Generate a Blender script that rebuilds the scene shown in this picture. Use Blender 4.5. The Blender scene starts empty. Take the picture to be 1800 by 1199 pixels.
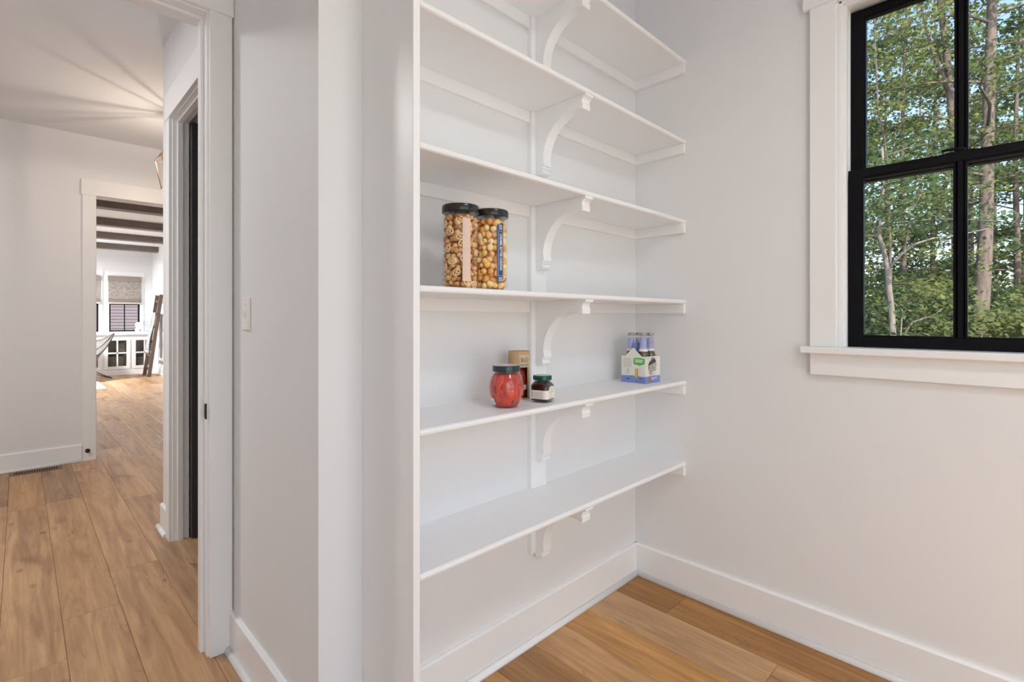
import bpy, bmesh, math, random
import numpy as np
from mathutils import Vector, Matrix

S = bpy.context.scene
C = S.collection
PI = math.pi

# ------------------------------------------------------------------ camera
# world: floor z=0, camera foot at the origin, X towards the window wall, Y towards the hall
AZ = math.atan2(895, 880)
cam_d = bpy.data.cameras.new('camera')
cam_d.sensor_width = 36
cam_d.lens = 880 / 1800 * 36
cam_d.shift_y = -39.5 / 1800
cam_d.clip_start = 0.05
cam_d.clip_end = 300
cam = bpy.data.objects.new('camera', cam_d)
cam.location = (0, 0, 1.2)
cam.rotation_euler = (PI / 2, 0, AZ - PI / 2)
C.objects.link(cam)
S.camera = cam

# ------------------------------------------------------------------ view, sky, sun, lamps
S.view_settings.view_transform = 'Standard'
S.view_settings.look = 'None'
S.view_settings.exposure = 0.07
S.view_settings.gamma = 1.0
S.view_settings.use_curve_mapping = False
cy = S.cycles
cy.use_denoising = True
cy.max_bounces = 14
cy.diffuse_bounces = 8
cy.glossy_bounces = 4
cy.transmission_bounces = 8
cy.transparent_max_bounces = 16
cy.sample_clamp_indirect = 6.0
cy.caustics_reflective = False
cy.caustics_refractive = False

SKY_STRENGTH = 0.42
SUN_STRENGTH = 9.0
w = bpy.data.worlds.new('world')
S.world = w
w.use_nodes = True
wn = w.node_tree
wn.nodes.clear()
sky = wn.nodes.new('ShaderNodeTexSky')
sky.sky_type = 'NISHITA'
sky.sun_disc = False
sky.sun_elevation = math.radians(48)
sky.sun_rotation = math.radians(222)
sky.air_density = 1.0
sky.dust_density = 2.0
bg = wn.nodes.new('ShaderNodeBackground')
bg.inputs['Strength'].default_value = SKY_STRENGTH
wo = wn.nodes.new('ShaderNodeOutputWorld')
wn.links.new(sky.outputs[0], bg.inputs[0])
wn.links.new(bg.outputs[0], wo.inputs[0])


def lamp(name, kind, loc, power, color=(1, 1, 1), **kw):
    d = bpy.data.lights.new(name, kind)
    d.energy = power
    d.color = color
    for k, v in kw.items():
        setattr(d, k, v)
    o = bpy.data.objects.new(name, d)
    o.location = loc
    C.objects.link(o)
    return o


sun = lamp('sun', 'SUN', (-5, 0, 12), SUN_STRENGTH, (1.0, 0.93, 0.80), angle=math.radians(0.6))
sun.rotation_euler = Vector((0.46, 0.42, -0.78)).to_track_quat('-Z', 'Y').to_euler()
# added fill lamps for the three interiors; their unseen fixtures are built further down
FILL_PANTRY = lamp('pantry_fill', 'AREA', (0.9, -0.5, 2.695), 11, (1.0, 0.97, 0.94), shape='DISK', size=0.34)
FILL_HALL = lamp('hall_fill', 'AREA', (-0.75, 3.2, 2.695), 28, (0.99, 0.98, 0.98), shape='DISK', size=0.34)
FILL_LOUNGE = lamp('lounge_fill', 'AREA', (-0.7, 12.3, 2.55), 310, (0.98, 0.99, 1.0), shape='DISK', size=0.6)

# ------------------------------------------------------------------ mesh helpers


class MB:
    def __init__(s):
        s.v, s.f, s.sm = [], [], []

    def add(s, vs, fs, smooth=False):
        n = len(s.v)
        s.v += [tuple(p) for p in vs]
        s.f += [tuple(i + n for i in f) for f in fs]
        s.sm += [smooth] * len(fs)
        return s

    def box(s, x0, x1, y0, y1, z0, z1, M=None):
        vs = [(x0, y0, z0), (x1, y0, z0), (x1, y1, z0), (x0, y1, z0), (x0, y0, z1), (x1, y0, z1), (x1, y1, z1), (x0, y1, z1)]
        if M is not None:
            vs = [M @ Vector(p) for p in vs]
        return s.add(vs, [(0, 3, 2, 1), (4, 5, 6, 7), (0, 1, 5, 4), (1, 2, 6, 5), (2, 3, 7, 6), (3, 0, 4, 7)])

    def prism(s, pts, fn, smooth=False):
        """pts: closed 2D outline; fn(a, b, t) -> 3D with t in 0, 1"""
        n = len(pts)
        vs = [fn(a, b, 0) for a, b in pts] + [fn(a, b, 1) for a, b in pts]
        fs = [tuple(range(n - 1, -1, -1)), tuple(range(n, 2 * n))]
        s.add(vs, fs, False)
        base = len(s.v) - 2 * n
        for i in range(n):
            j = (i + 1) % n
            s.f.append((base + i, base + j, base + n + j, base + n + i))
            s.sm.append(smooth)
        return s

    def lathe(s, prof, n=32, c=(0, 0, 0), cap=True, smooth=True, a0=0.0, squash=None):
        vs, fs = [], []
        m = len(prof)
        for r, z in prof:
            for k in range(n):
                a = a0 + 2 * PI * k / n
                x, y = r * math.cos(a), r * math.sin(a)
                if squash:
                    x, y = squash(x, y, z)
                vs.append((c[0] + x, c[1] + y, c[2] + z))
        for i in range(m - 1):
            for k in range(n):
                k2 = (k + 1) % n
                fs.append((i * n + k, i * n + k2, (i + 1) * n + k2, (i + 1) * n + k))
        s.add(vs, fs, smooth)
        if cap:
            b = len(s.v) - m * n
            s.f.append(tuple(b + k for k in range(n - 1, -1, -1)))
            s.sm.append(False)
            s.f.append(tuple(b + (m - 1) * n + k for k in range(n)))
            s.sm.append(False)
        return s

    def tube(s, path, r, n=8, cap=True):
        P = [Vector(p) for p in path]
        rs = r if isinstance(r, (list, tuple)) else [r] * len(P)
        up = Vector((0, 0, 1))
        vs, fs = [], []
        prev = None
        for i, p in enumerate(P):
            d = (P[min(i + 1, len(P) - 1)] - P[max(i - 1, 0)]).normalized()
            if prev is None:
                a = d.cross(up if abs(d.z) < 0.9 else Vector((1, 0, 0))).normalized()
            else:
                a = (prev - d * prev.dot(d)).normalized()
            prev = a
            b = d.cross(a)
            for k in range(n):
                t = 2 * PI * k / n
                vs.append(p + (a * math.cos(t) + b * math.sin(t)) * rs[i])
        for i in range(len(P) - 1):
            for k in range(n):
                k2 = (k + 1) % n
                fs.append((i * n + k, i * n + k2, (i + 1) * n + k2, (i + 1) * n + k))
        s.add(vs, fs, True)
        if cap:
            b = len(s.v) - len(P) * n
            s.f += [tuple(b + k for k in range(n - 1, -1, -1)), tuple(b + (len(P) - 1) * n + k for k in range(n))]
            s.sm += [False, False]
        return s

    def build(s, name, mat, parent=None, bevel=0, segs=2, label=None, kind=None):
        me = bpy.data.meshes.new(name)
        me.from_pydata(s.v, [], s.f)
        me.polygons.foreach_set('use_smooth', s.sm)
        me.materials.append(mat)
        me.validate()
        me.update()
        o = bpy.data.objects.new(name, me)
        C.objects.link(o)
        bm = bmesh.new()
        bm.from_mesh(me)
        bmesh.ops.recalc_face_normals(bm, faces=bm.faces)
        bm.to_mesh(me)
        bm.free()
        if bevel:
            b = o.modifiers.new('bevel', 'BEVEL')
            b.width = bevel
            b.segments = segs
            b.limit_method = 'ANGLE'
            b.angle_limit = math.radians(50)
            b.harden_normals = False
        if parent is not None:
            o.parent = parent
        if label:
            o['label'] = label
        if kind:
            o['kind'] = kind
        return o


def bx(*a):
    return MB().box(*a)


def tag(o, label, cat, group=None, kind=None):
    o['label'] = label
    o['category'] = cat
    if group:
        o['group'] = group
    if kind:
        o['kind'] = kind
    return o


def thing(name, label, cat, loc=(0, 0, 0), rz=0.0, group=None, kind=None):
    o = bpy.data.objects.new(name, None)
    o.empty_display_size = 0.05
    o.location = loc
    o.rotation_euler = (0, 0, rz)
    C.objects.link(o)
    return tag(o, label, cat, group, kind)


def structure(name, label, cat, mb, mat, bevel=0):
    return tag(mb.build(name, mat, bevel=bevel), label, cat, kind='structure')


# ------------------------------------------------------------------ materials


def new_mat(name):
    m = bpy.data.materials.new(name)
    m.use_nodes = True
    nt = m.node_tree
    nt.nodes.clear()
    out = nt.nodes.new('ShaderNodeOutputMaterial')
    return m, nt, out


def N(nt, t, **kw):
    n = nt.nodes.new(t)
    for k, v in kw.items():
        if k in n.inputs:
            n.inputs[k].default_value = v
        else:
            setattr(n, k, v)
    return n


def pbr(name, col, rough=0.5, metal=0.0, noise=0.0, nscale=30.0, bump=0.0, bscale=200.0, coat=0.0, spec=0.5, trans=0.0):
    m, nt, out = new_mat(name)
    p = N(nt, 'ShaderNodeBsdfPrincipled')
    p.inputs['Base Color'].default_value = (*col, 1)
    p.inputs['Roughness'].default_value = rough
    p.inputs['Metallic'].default_value = metal
    p.inputs['Coat Weight'].default_value = coat
    p.inputs['Specular IOR Level'].default_value = spec
    p.inputs['Transmission Weight'].default_value = trans
    nt.links.new(p.outputs[0], out.inputs[0])
    tc = N(nt, 'ShaderNodeTexCoord')
    if noise:
        nz = N(nt, 'ShaderNodeTexNoise', Scale=nscale, Detail=4.0)
        nt.links.new(tc.outputs['Object'], nz.inputs['Vector'])
        mx = N(nt, 'ShaderNodeMix', data_type='RGBA')
        nt.links.new(nz.outputs[0], mx.inputs[0])
        mx.inputs[6].default_value = (*[c * (1 - noise) for c in col], 1)
        mx.inputs[7].default_value = (*[min(1, c * (1 + noise)) for c in col], 1)
        nt.links.new(mx.outputs[2], p.inputs['Base Color'])
    if bump:
        nb = N(nt, 'ShaderNodeTexNoise', Scale=bscale, Detail=3.0)
        nt.links.new(tc.outputs['Object'], nb.inputs['Vector'])
        b = N(nt, 'ShaderNodeBump', Strength=bump, Distance=0.002)
        nt.links.new(nb.outputs[0], b.inputs['Height'])
        nt.links.new(b.outputs[0], p.inputs['Normal'])
    return m


def clear_glass(name, tint=(1, 1, 1), refl=1.0, rough=0.02):
    m, nt, out = new_mat(name)
    t = N(nt, 'ShaderNodeBsdfTransparent')
    t.inputs[0].default_value = (*tint, 1)
    g = N(nt, 'ShaderNodeBsdfGlossy')
    g.inputs['Roughness'].default_value = rough
    fr = N(nt, 'ShaderNodeFresnel', IOR=1.45)
    mul = N(nt, 'ShaderNodeMath', operation='MULTIPLY')
    mul.inputs[1].default_value = refl
    gb = N(nt, 'ShaderNodeNewGeometry')
    inv = N(nt, 'ShaderNodeMath', operation='SUBTRACT')
    inv.inputs[0].default_value = 1.0
    nt.links.new(gb.outputs['Backfacing'], inv.inputs[1])
    fm = N(nt, 'ShaderNodeMath', operation='MULTIPLY')
    nt.links.new(fr.outputs[0], fm.inputs[0])
    nt.links.new(inv.outputs[0], fm.inputs[1])
    nt.links.new(fm.outputs[0], mul.inputs[0])
    mix = N(nt, 'ShaderNodeMixShader')
    nt.links.new(mul.outputs[0], mix.inputs[0])
    nt.links.new(t.outputs[0], mix.inputs[1])
    nt.links.new(g.outputs[0], mix.inputs[2])
    nt.links.new(mix.outputs[0], out.inputs[0])
    return m


def emit(name, col, strength):
    m, nt, out = new_mat(name)
    e = N(nt, 'ShaderNodeEmission', Strength=strength)
    e.inputs[0].default_value = (*col, 1)
    nt.links.new(e.outputs[0], out.inputs[0])
    return m


WALL = pbr('wall_paint', (0.766, 0.777, 0.795), 0.6, noise=0.015, nscale=3, bump=0.03, bscale=350, spec=0.3)
CEIL = pbr('ceiling_paint', (0.75, 0.775, 0.815), 0.8, bump=0.02, bscale=300, spec=0.2)
TRIM = pbr('trim_paint', (0.836, 0.843, 0.855), 0.38, noise=0.01, nscale=4)
SHELF = pbr('shelf_paint', (0.845, 0.856, 0.874), 0.4, noise=0.01, nscale=4)
BLACK = pbr('black_sash_paint', (0.006, 0.006, 0.008), 0.5, spec=0.10)
DARKDOOR = pbr('dark_door_paint', (0.030, 0.030, 0.034), 0.5, noise=0.25, nscale=40)
DARKMETAL = pbr('dark_bronze_metal', (0.06, 0.05, 0.04), 0.4, 0.8)
GLASS = clear_glass('window_glass', (0.97, 0.985, 0.975), 0.8, 0.0)
BEAM = pbr('taupe_beam_stain', (0.16, 0.13, 0.115), 0.6, noise=0.2, nscale=12)
PLASTIC_W = pbr('white_switch_plastic', (0.82, 0.81, 0.79), 0.35)


def wood_floor():
    m, nt, out = new_mat('oak_plank')
    p = N(nt, 'ShaderNodeBsdfPrincipled')
    p.inputs['Specular IOR Level'].default_value = 0.4
    nt.links.new(p.outputs[0], out.inputs[0])
    at = N(nt, 'ShaderNodeAttribute', attribute_name='tone')
    sep = N(nt, 'ShaderNodeSeparateColor')
    nt.links.new(at.outputs['Color'], sep.inputs[0])
    geo = N(nt, 'ShaderNodeNewGeometry')
    off = N(nt, 'ShaderNodeVectorMath', operation='MULTIPLY_ADD')
    nt.links.new(at.outputs['Color'], off.inputs[0])
    off.inputs[1].default_value = (37, 53, 71)
    nt.links.new(geo.outputs['Position'], off.inputs[2])
    mp = N(nt, 'ShaderNodeMapping')
    mp.inputs['Scale'].default_value = (16, 1.3, 16)
    nt.links.new(off.outputs[0], mp.inputs[0])
    # cathedral grain: distorted noise along the board
    g1 = N(nt, 'ShaderNodeTexNoise', Scale=1.0, Detail=7.0, Roughness=0.62, Distortion=1.1)
    nt.links.new(mp.outputs[0], g1.inputs['Vector'])
    mp2 = N(nt, 'ShaderNodeMapping')
    mp2.inputs['Scale'].default_value = (90, 3.5, 90)
    nt.links.new(off.outputs[0], mp2.inputs[0])
    g2 = N(nt, 'ShaderNodeTexNoise', Scale=1.0, Detail=4.0, Roughness=0.6)
    nt.links.new(mp2.outputs[0], g2.inputs['Vector'])
    mp3 = N(nt, 'ShaderNodeMapping')
    mp3.inputs['Scale'].default_value = (5.0, 1.4, 5.0)
    nt.links.new(off.outputs[0], mp3.inputs[0])
    g3 = N(nt, 'ShaderNodeTexNoise', Scale=1.0, Detail=2.0, Distortion=0.6)
    nt.links.new(mp3.outputs[0], g3.inputs['Vector'])
    # plank tone: red channel picks pale oak .. brown, green channel picks grey .. honey
    r1 = N(nt, 'ShaderNodeMix', data_type='RGBA')
    nt.links.new(sep.outputs[0], r1.inputs[0])
    r1.inputs[6].default_value = (0.335, 0.185, 0.088, 1)
    r1.inputs[7].default_value = (0.73, 0.48, 0.27, 1)
    hsv = N(nt, 'ShaderNodeHueSaturation')
    sat = N(nt, 'ShaderNodeMapRange')
    sat.inputs[3].default_value = 0.72
    sat.inputs[4].default_value = 1.25
    nt.links.new(sep.outputs[1], sat.inputs[0])
    nt.links.new(sat.outputs[0], hsv.inputs['Saturation'])
    nt.links.new(r1.outputs[2], hsv.inputs['Color'])
    ramp = N(nt, 'ShaderNodeValToRGB')
    ramp.color_ramp.elements[0].position = 0.28
    ramp.color_ramp.elements[0].color = (0.50, 0.41, 0.33, 1)
    ramp.color_ramp.elements[1].position = 0.62
    ramp.color_ramp.elements[1].color = (1.08, 1.06, 1.04, 1)
    nt.links.new(g1.outputs[0], ramp.inputs[0])
    m1 = N(nt, 'ShaderNodeMix', data_type='RGBA', blend_type='MULTIPLY')
    m1.inputs[0].default_value = 0.85
    nt.links.new(hsv.outputs[0], m1.inputs[6])
    nt.links.new(ramp.outputs[0], m1.inputs[7])
    ramp2 = N(nt, 'ShaderNodeValToRGB')
    ramp2.color_ramp.elements[0].position = 0.3
    ramp2.color_ramp.elements[0].color = (0.80, 0.76, 0.72, 1)
    ramp2.color_ramp.elements[1].position = 0.6
    ramp2.color_ramp.elements[1].color = (1, 1, 1, 1)
    nt.links.new(g2.outputs[0], ramp2.inputs[0])
    m2 = N(nt, 'ShaderNodeMix', data_type='RGBA', blend_type='MULTIPLY')
    m2.inputs[0].default_value = 0.8
    nt.links.new(m1.outputs[2], m2.inputs[6])
    nt.links.new(ramp2.outputs[0], m2.inputs[7])
    # broad pale / dark clouding and small dark knots
    ramp3 = N(nt, 'ShaderNodeValToRGB')
    ramp3.color_ramp.elements[0].position = 0.24
    ramp3.color_ramp.elements[0].color = (0.40, 0.34, 0.30, 1)
    ramp3.color_ramp.elements[1].position = 0.40
    ramp3.color_ramp.elements[1].color = (1, 1, 1, 1)
    nt.links.new(g3.outputs[0], ramp3.inputs[0])
    m3 = N(nt, 'ShaderNodeMix', data_type='RGBA', blend_type='MULTIPLY')
    m3.inputs[0].default_value = 0.75
    nt.links.new(m2.outputs[2], m3.inputs[6])
    nt.links.new(ramp3.outputs[0], m3.inputs[7])
    vo = N(nt, 'ShaderNodeTexVoronoi', Scale=1.0)
    mp4 = N(nt, 'ShaderNodeMapping')
    mp4.inputs['Scale'].default_value = (5.5, 2.6, 5.5)
    nt.links.new(off.outputs[0], mp4.inputs[0])
    nt.links.new(mp4.outputs[0], vo.inputs['Vector'])
    rk = N(nt, 'ShaderNodeValToRGB')
    rk.color_ramp.elements[0].position = 0.03
    rk.color_ramp.elements[0].color = (0.22, 0.15, 0.10, 1)
    rk.color_ramp.elements[1].position = 0.11
    rk.color_ramp.elements[1].color = (1, 1, 1, 1)
    nt.links.new(vo.outputs[0], rk.inputs[0])
    m4 = N(nt, 'ShaderNodeMix', data_type='RGBA', blend_type='MULTIPLY')
    m4.inputs[0].default_value = 0.7
    nt.links.new(m3.outputs[2], m4.inputs[6])
    nt.links.new(rk.outputs[0], m4.inputs[7])
    # thin dark checks following the grain, only in patches
    mp5 = N(nt, 'ShaderNodeMapping')
    mp5.inputs['Scale'].default_value = (13.0, 1.9, 13.0)
    nt.links.new(off.outputs[0], mp5.inputs[0])
    g5 = N(nt, 'ShaderNodeTexNoise', Scale=1.0, Detail=4.0, Distortion=1.6)
    nt.links.new(mp5.outputs[0], g5.inputs['Vector'])
    rc = N(nt, 'ShaderNodeValToRGB')
    rc.color_ramp.elements[0].position = 0.488
    rc.color_ramp.elements[0].color = (0, 0, 0, 1)
    e5 = rc.color_ramp.elements.new(0.5)
    e5.color = (1, 1, 1, 1)
    rc.color_ramp.elements[-1].position = 0.512
    rc.color_ramp.elements[-1].color = (0, 0, 0, 1)
    nt.links.new(g5.outputs[0], rc.inputs[0])
    mp6 = N(nt, 'ShaderNodeMapping')
    mp6.inputs['Scale'].default_value = (6.5, 3.2, 6.5)
    nt.links.new(off.outputs[0], mp6.inputs[0])
    g6 = N(nt, 'ShaderNodeTexNoise', Scale=1.0, Detail=2.0)
    nt.links.new(mp6.outputs[0], g6.inputs['Vector'])
    rm = N(nt, 'ShaderNodeValToRGB')
    rm.color_ramp.elements[0].position = 0.56
    rm.color_ramp.elements[0].color = (0, 0, 0, 1)
    rm.color_ramp.elements[1].position = 0.66
    rm.color_ramp.elements[1].color = (0.8, 0.8, 0.8, 1)
    nt.links.new(g6.outputs[0], rm.inputs[0])
    mk = N(nt, 'ShaderNodeMath', operation='MULTIPLY')
    nt.links.new(rc.outputs[0], mk.inputs[0])
    nt.links.new(rm.outputs[0], mk.inputs[1])
    m5 = N(nt, 'ShaderNodeMix', data_type='RGBA')
    nt.links.new(mk.outputs[0], m5.inputs[0])
    nt.links.new(m4.outputs[2], m5.inputs[6])
    m5.inputs[7].default_value = (0.085, 0.055, 0.038, 1)
    nt.links.new(m5.outputs[2], p.inputs['Base Color'])
    rr = N(nt, 'ShaderNodeMapRange')
    rr.inputs[3].default_value = 0.34
    rr.inputs[4].default_value = 0.52
    nt.links.new(g1.outputs[0], rr.inputs[0])
    nt.links.new(rr.outputs[0], p.inputs['Roughness'])
    b = N(nt, 'ShaderNodeBump', Strength=0.12, Distance=0.002)
    nt.links.new(g2.outputs[0], b.inputs['Height'])
    nt.links.new(b.outputs[0], p.inputs['Normal'])
    return m


OAK = wood_floor()
SUBFLOOR = pbr('subfloor_wood', (0.05, 0.035, 0.02), 0.9, noise=0.3)

# ------------------------------------------------------------------ room shell
XW, YB, XL, YD = 2.0835, 1.284, 0.555, 2.023     # window wall, shelf wall, left wall face, door wall face
YF, YG, ZC = 5.548, 13.85, 2.752                 # hall far wall, lounge window wall, ceiling
XH = 0.588                                       # hall right wall face

floor = structure('floor', 'oak plank floor running through pantry, hall and lounge', 'floor',
                  bx(-3.2, 2.9, -1.7, 14.0, -0.12, -0.012), SUBFLOOR)
PX = [-1.545, -1.36, -1.17, -0.985, -0.80, -0.61, -0.425, -0.24, -0.055, 0.120, 0.303, 0.492, 0.685, 0.86, 1.01, 1.16, 1.35, 1.52, 1.68, 1.876, 2.062, 2.25, 2.44, 2.63, 2.82]
FIX = {  # plank column -> explicit joints and tones of the boards the photograph shows
    19: [(-1.7, 1.013, 0.30, 0.92), (1.013, 2.3, 0.18, 0.95)],
    18: [(-1.7, 0.592, 0.47, 0.6), (0.592, 2, 0.64, 0.55)],
    17: [(-1.7, 1.9, 0.84, 1)],
    16: [(-1.7, 1.6, 0.74, 0.72)],
    15: [(-1.7, 1.5, 0.26, 0.75)],
    14: [(-1.7, 1.6, 0.72, 0.95)],
    11: [(-1.2, 2.05, 0.45, 0.5), (2.05, 4.17, 0.42, 0.42), (4.17, 5.9, 0.66, 0.55)],
    10: [(-1.2, 1.3, 0.5, 0.6), (1.3, 3.01, 0.50, 0.55), (3.01, 5.2, 0.58, 0.55), (5.2, 6.9, 0.74, 0.5)],
    9: [(-0.8, 0.9, 0.6, 0.6), (0.9, 2.668, 0.54, 0.55), (2.668, 4.433, 0.50, 0.6), (4.433, 6.0, 0.22, 0.35)],
    8: [(-0.6, 2.356, 0.48, 0.55), (2.356, 4.40, 0.52, 0.55), (4.40, 6.2, 0.50, 0.7)],
    7: [(-0.6, 1.9, 0.6, 0.6), (1.9, 4.55, 0.50, 0.5), (4.55, 6.2, 0.18, 0.4)],
    12: [(2.1, 3.6, 0.30, 0.4), (3.6, 5.4, 0.55, 0.5)],
}


def plank(x0, x1, y0, y1, tone, parent):
    e, d, t = 0.0016, 0.0016, 0.011
    x0 += 0.0004; x1 -= 0.0004; y0 += 0.0004; y1 -= 0.0004
    vs = [(x0, y0, -t), (x1, y0, -t), (x1, y1, -t), (x0, y1, -t),
          (x0, y0, -d), (x1, y0, -d), (x1, y1, -d), (x0, y1, -d),
          (x0 + e, y0 + e, 0), (x1 - e, y0 + e, 0), (x1 - e, y1 - e, 0), (x0 + e, y1 - e, 0)]
    fs = [(0, 3, 2, 1), (8, 9, 10, 11)]
    for i in range(4):
        j = (i + 1) % 4
        fs += [(i, j, 4 + j, 4 + i), (4 + i, 4 + j, 8 + j, 8 + i)]
    me = bpy.data.meshes.new('plank')
    me.from_pydata(vs, [], fs)
    me.materials.append(OAK)
    a = me.attributes.new('tone', 'FLOAT_COLOR', 'POINT')
    a.data.foreach_set('color', list(tone) * 12)
    o = bpy.data.objects.new('plank', me)
    C.objects.link(o)
    o.parent = parent


rnd = random.Random(11)
for ci in range(len(PX) - 1):
    y = -1.7
    for (a, b, t, g) in FIX.get(ci, []):
        if a > y + 0.05:
            plank(PX[ci], PX[ci + 1], y, a, (rnd.uniform(.3, .7), rnd.uniform(.3, .8), rnd.random(), 1), floor)
        plank(PX[ci], PX[ci + 1], max(a, -1.7), b, (t, g, rnd.random(), 1), floor)
        y = b
    if ci >= 20 and y < 3.5:
        y = 3.46
    while y < 13.9:
        L = rnd.uniform(1.1, 2.1)
        e = min(y + L, 13.95)
        if 13.95 - e < 0.5:
            e = 13.95
        plank(PX[ci], PX[ci + 1], y, e, (min(1, max(0, rnd.gauss(0.55, 0.17))), rnd.uniform(.3, .62), rnd.random(), 1), floor)
        y = e

structure('ceiling', 'flat painted ceiling over pantry, hall and lounge', 'ceiling',
          bx(-3.2, 3.0, -1.8, 14.1, ZC, ZC + 0.12), CEIL)

# pantry walls
structure('wall_back', 'painted wall behind the open shelves', 'wall', bx(XL, XW + 0.14, YB, YB + 0.115, 0, ZC), WALL)
structure('wall_left', 'narrow painted wall with the light switch', 'wall', bx(XL, XL + 0.033 + 0.09, YB + 0.115, YD + 0.12, 0, ZC), WALL)
W1 = (-0.166, 0.437, 1.0985, 2.318)   # window opening y0,y1,z0,z1
OY0, OY1 = W1[0] - 0.018, W1[1] + 0.018
OZ0, OZ1 = W1[2] - 0.01, W1[3] + 0.018
mb = MB()
mb.box(XW, XW + 0.14, OY1, YB, 0, ZC).box(XW, XW + 0.14, -1.7, OY0, 0, ZC)
mb.box(XW, XW + 0.14, OY0, OY1, 0, OZ0).box(XW, XW + 0.14, OY0, OY1, OZ1, ZC)
structure('wall_right', 'painted pantry wall holding the black sash window', 'wall', mb, WALL)
NW = (-1.38, 1.36, 0.08, 2.42)      # added unseen opening behind the camera, lets fill daylight in
structure('wall_near', 'pantry wall with the added unseen window behind the camera', 'wall',
          MB().box(-1.5, NW[0], -1.7, -1.58, 0, ZC).box(NW[1], XW + 0.14, -1.7, -1.58, 0, ZC)
          .box(NW[0], NW[1], -1.7, -1.58, 0, NW[2]).box(NW[0], NW[1], -1.7, -1.58, NW[3], ZC), WALL)
structure('wall_side', 'pantry wall left of the camera', 'wall', bx(-1.62, -1.5, -1.7, YD + 0.12, 0, ZC), WALL)

# wall with the cased opening into the hall
D1X0, D1X1, D1Z = -0.36, 0.4725, 2.285
mb = MB()
mb.box(-1.5, D1X0 - 0.02, YD, YD + 0.12, 0, ZC).box(D1X1 + 0.018, XL, YD, YD + 0.12, 0, ZC)
mb.box(D1X0 - 0.02, D1X1 + 0.018, YD, YD + 0.12, D1Z + 0.018, ZC)
structure('wall_doorway', 'painted wall around the near cased opening', 'wall', mb, WALL)

# hall shell
D2Y0, D2Y1, D2Z = 2.42, 3.20, 2.272
YE = 3.46
HT = 0.072
mb = MB()
mb.box(XH, XH + HT, YD + 0.12, D2Y0 - 0.02, 0, ZC).box(XH, XH + HT, D2Y1 + 0.018, YE, 0, ZC)
mb.box(XH, XH + HT, D2Y0 - 0.02, D2Y1 + 0.018, D2Z + 0.018, ZC)
mb.box(XH + HT, 2.9, YE - 0.12, YE, 0, ZC)
structure('wall_hall_right', 'hall wall with the dark door, ending at an outside corner', 'wall', mb, WALL)
structure('wall_closet', 'end wall of the dark room behind the hall door', 'wall', bx(1.75, 1.87, YB + 0.115, YE - 0.12, 0, ZC), WALL)
structure('wall_hall_left', 'hall wall outside the picture on the left', 'wall', bx(-1.62, -1.5, YD + 0.12, YF, 0, ZC), WALL)
structure('wall_foyer', 'end wall of the side passage off the hall', 'wall', bx(2.9, 3.0, YE - 0.12, YF + 0.12, 0, ZC), WALL)
D3X0, D3X1, D3Z = 0.467, 1.42, 2.243
mb = MB()
mb.box(-3.2, D3X0 - 0.018, YF, YF + 0.12, 0, ZC).box(D3X1 + 0.018, 2.9, YF, YF + 0.12, 0, ZC)
mb.box(D3X0 - 0.018, D3X1 + 0.018, YF, YF + 0.12, D3Z + 0.018, ZC)
structure('wall_hall_far', 'painted wall at the end of the hall around the lounge opening', 'wall', mb, WALL)

# lounge shell
XR = 2.15
WZ0, WZ1 = 0.915, 2.10
mb = MB()
cuts = [(0.655, 1.205), (1.381, 1.922)]
xs = [-3.2] + [c for q in cuts for c in q] + [XR]
for i in range(0, len(xs), 2):
    mb.box(xs[i], xs[i + 1], YG, YG + 0.14, 0, ZC)
for a, b in cuts:
    mb.box(a, b, YG, YG + 0.14, 0, WZ0).box(a, b, YG, YG + 0.14, WZ1, ZC)
structure('wall_lounge_far', 'white lounge wall with two shaded windows', 'wall', mb, WALL)
structure('wall_lounge_right', 'white lounge wall behind the leaning ladder', 'wall', bx(XR, XR + 0.12, YF + 0.12, YG + 0.14, 0, ZC), WALL)
mb = MB()
lw = [(6.6, 8.2), (8.9, 10.5), (11.2, 12.8)]  # added unseen openings that let daylight brighten the lounge
ys = [YF + 0.12] + [c for q in lw for c in q] + [YG]
for i in range(0, len(ys), 2):
    mb.box(-3.2, -3.08, ys[i], ys[i + 1], 0, ZC)
for a, b in lw:
    mb.box(-3.2, -3.08, a, b, 0, 0.7).box(-3.2, -3.08, a, b, 2.35, ZC)
structure('wall_lounge_left', 'lounge wall with added unseen openings for daylight', 'wall', mb, WALL)

# ------------------------------------------------------------------ baseboards
BBH, BBT = 0.142, 0.015


def baseboard(name, label, p0, p1, nrm, ext=(0.0, 0.0)):
    """board plus shoe moulding along p0 -> p1 (wall line), nrm points into the room"""
    p0, p1, n = Vector((*p0, 0)), Vector((*p1, 0)), Vector((*nrm, 0))
    d = (p1 - p0).normalized()
    L = (p1 - p0).length

    def sweep(outline, e0, e1):
        return MB().prism(outline, lambda a, b, t: p0 + n * a + Vector((0, 0, b)) + d * (e0 if t == 0 else L + e1), True)
    o = sweep([(0, 0), (BBT, 0), (BBT, BBH - 0.006), (BBT - 0.006, BBH), (0, BBH)], 0, 0).build(name, TRIM)
    for f in o.data.polygons:
        f.use_smooth = False
    tag(o, label, 'baseboard', kind='structure')
    q = [(0.0, 0.0)] + [(0.018 * math.cos(t * PI / 10), 0.019 * math.sin(t * PI / 10)) for t in range(0, 6)]
    s = sweep([(BBT + a, b) for a, b in q], ext[0], ext[1])
    s.build('shoe_moulding', TRIM, o)
    return o


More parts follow.
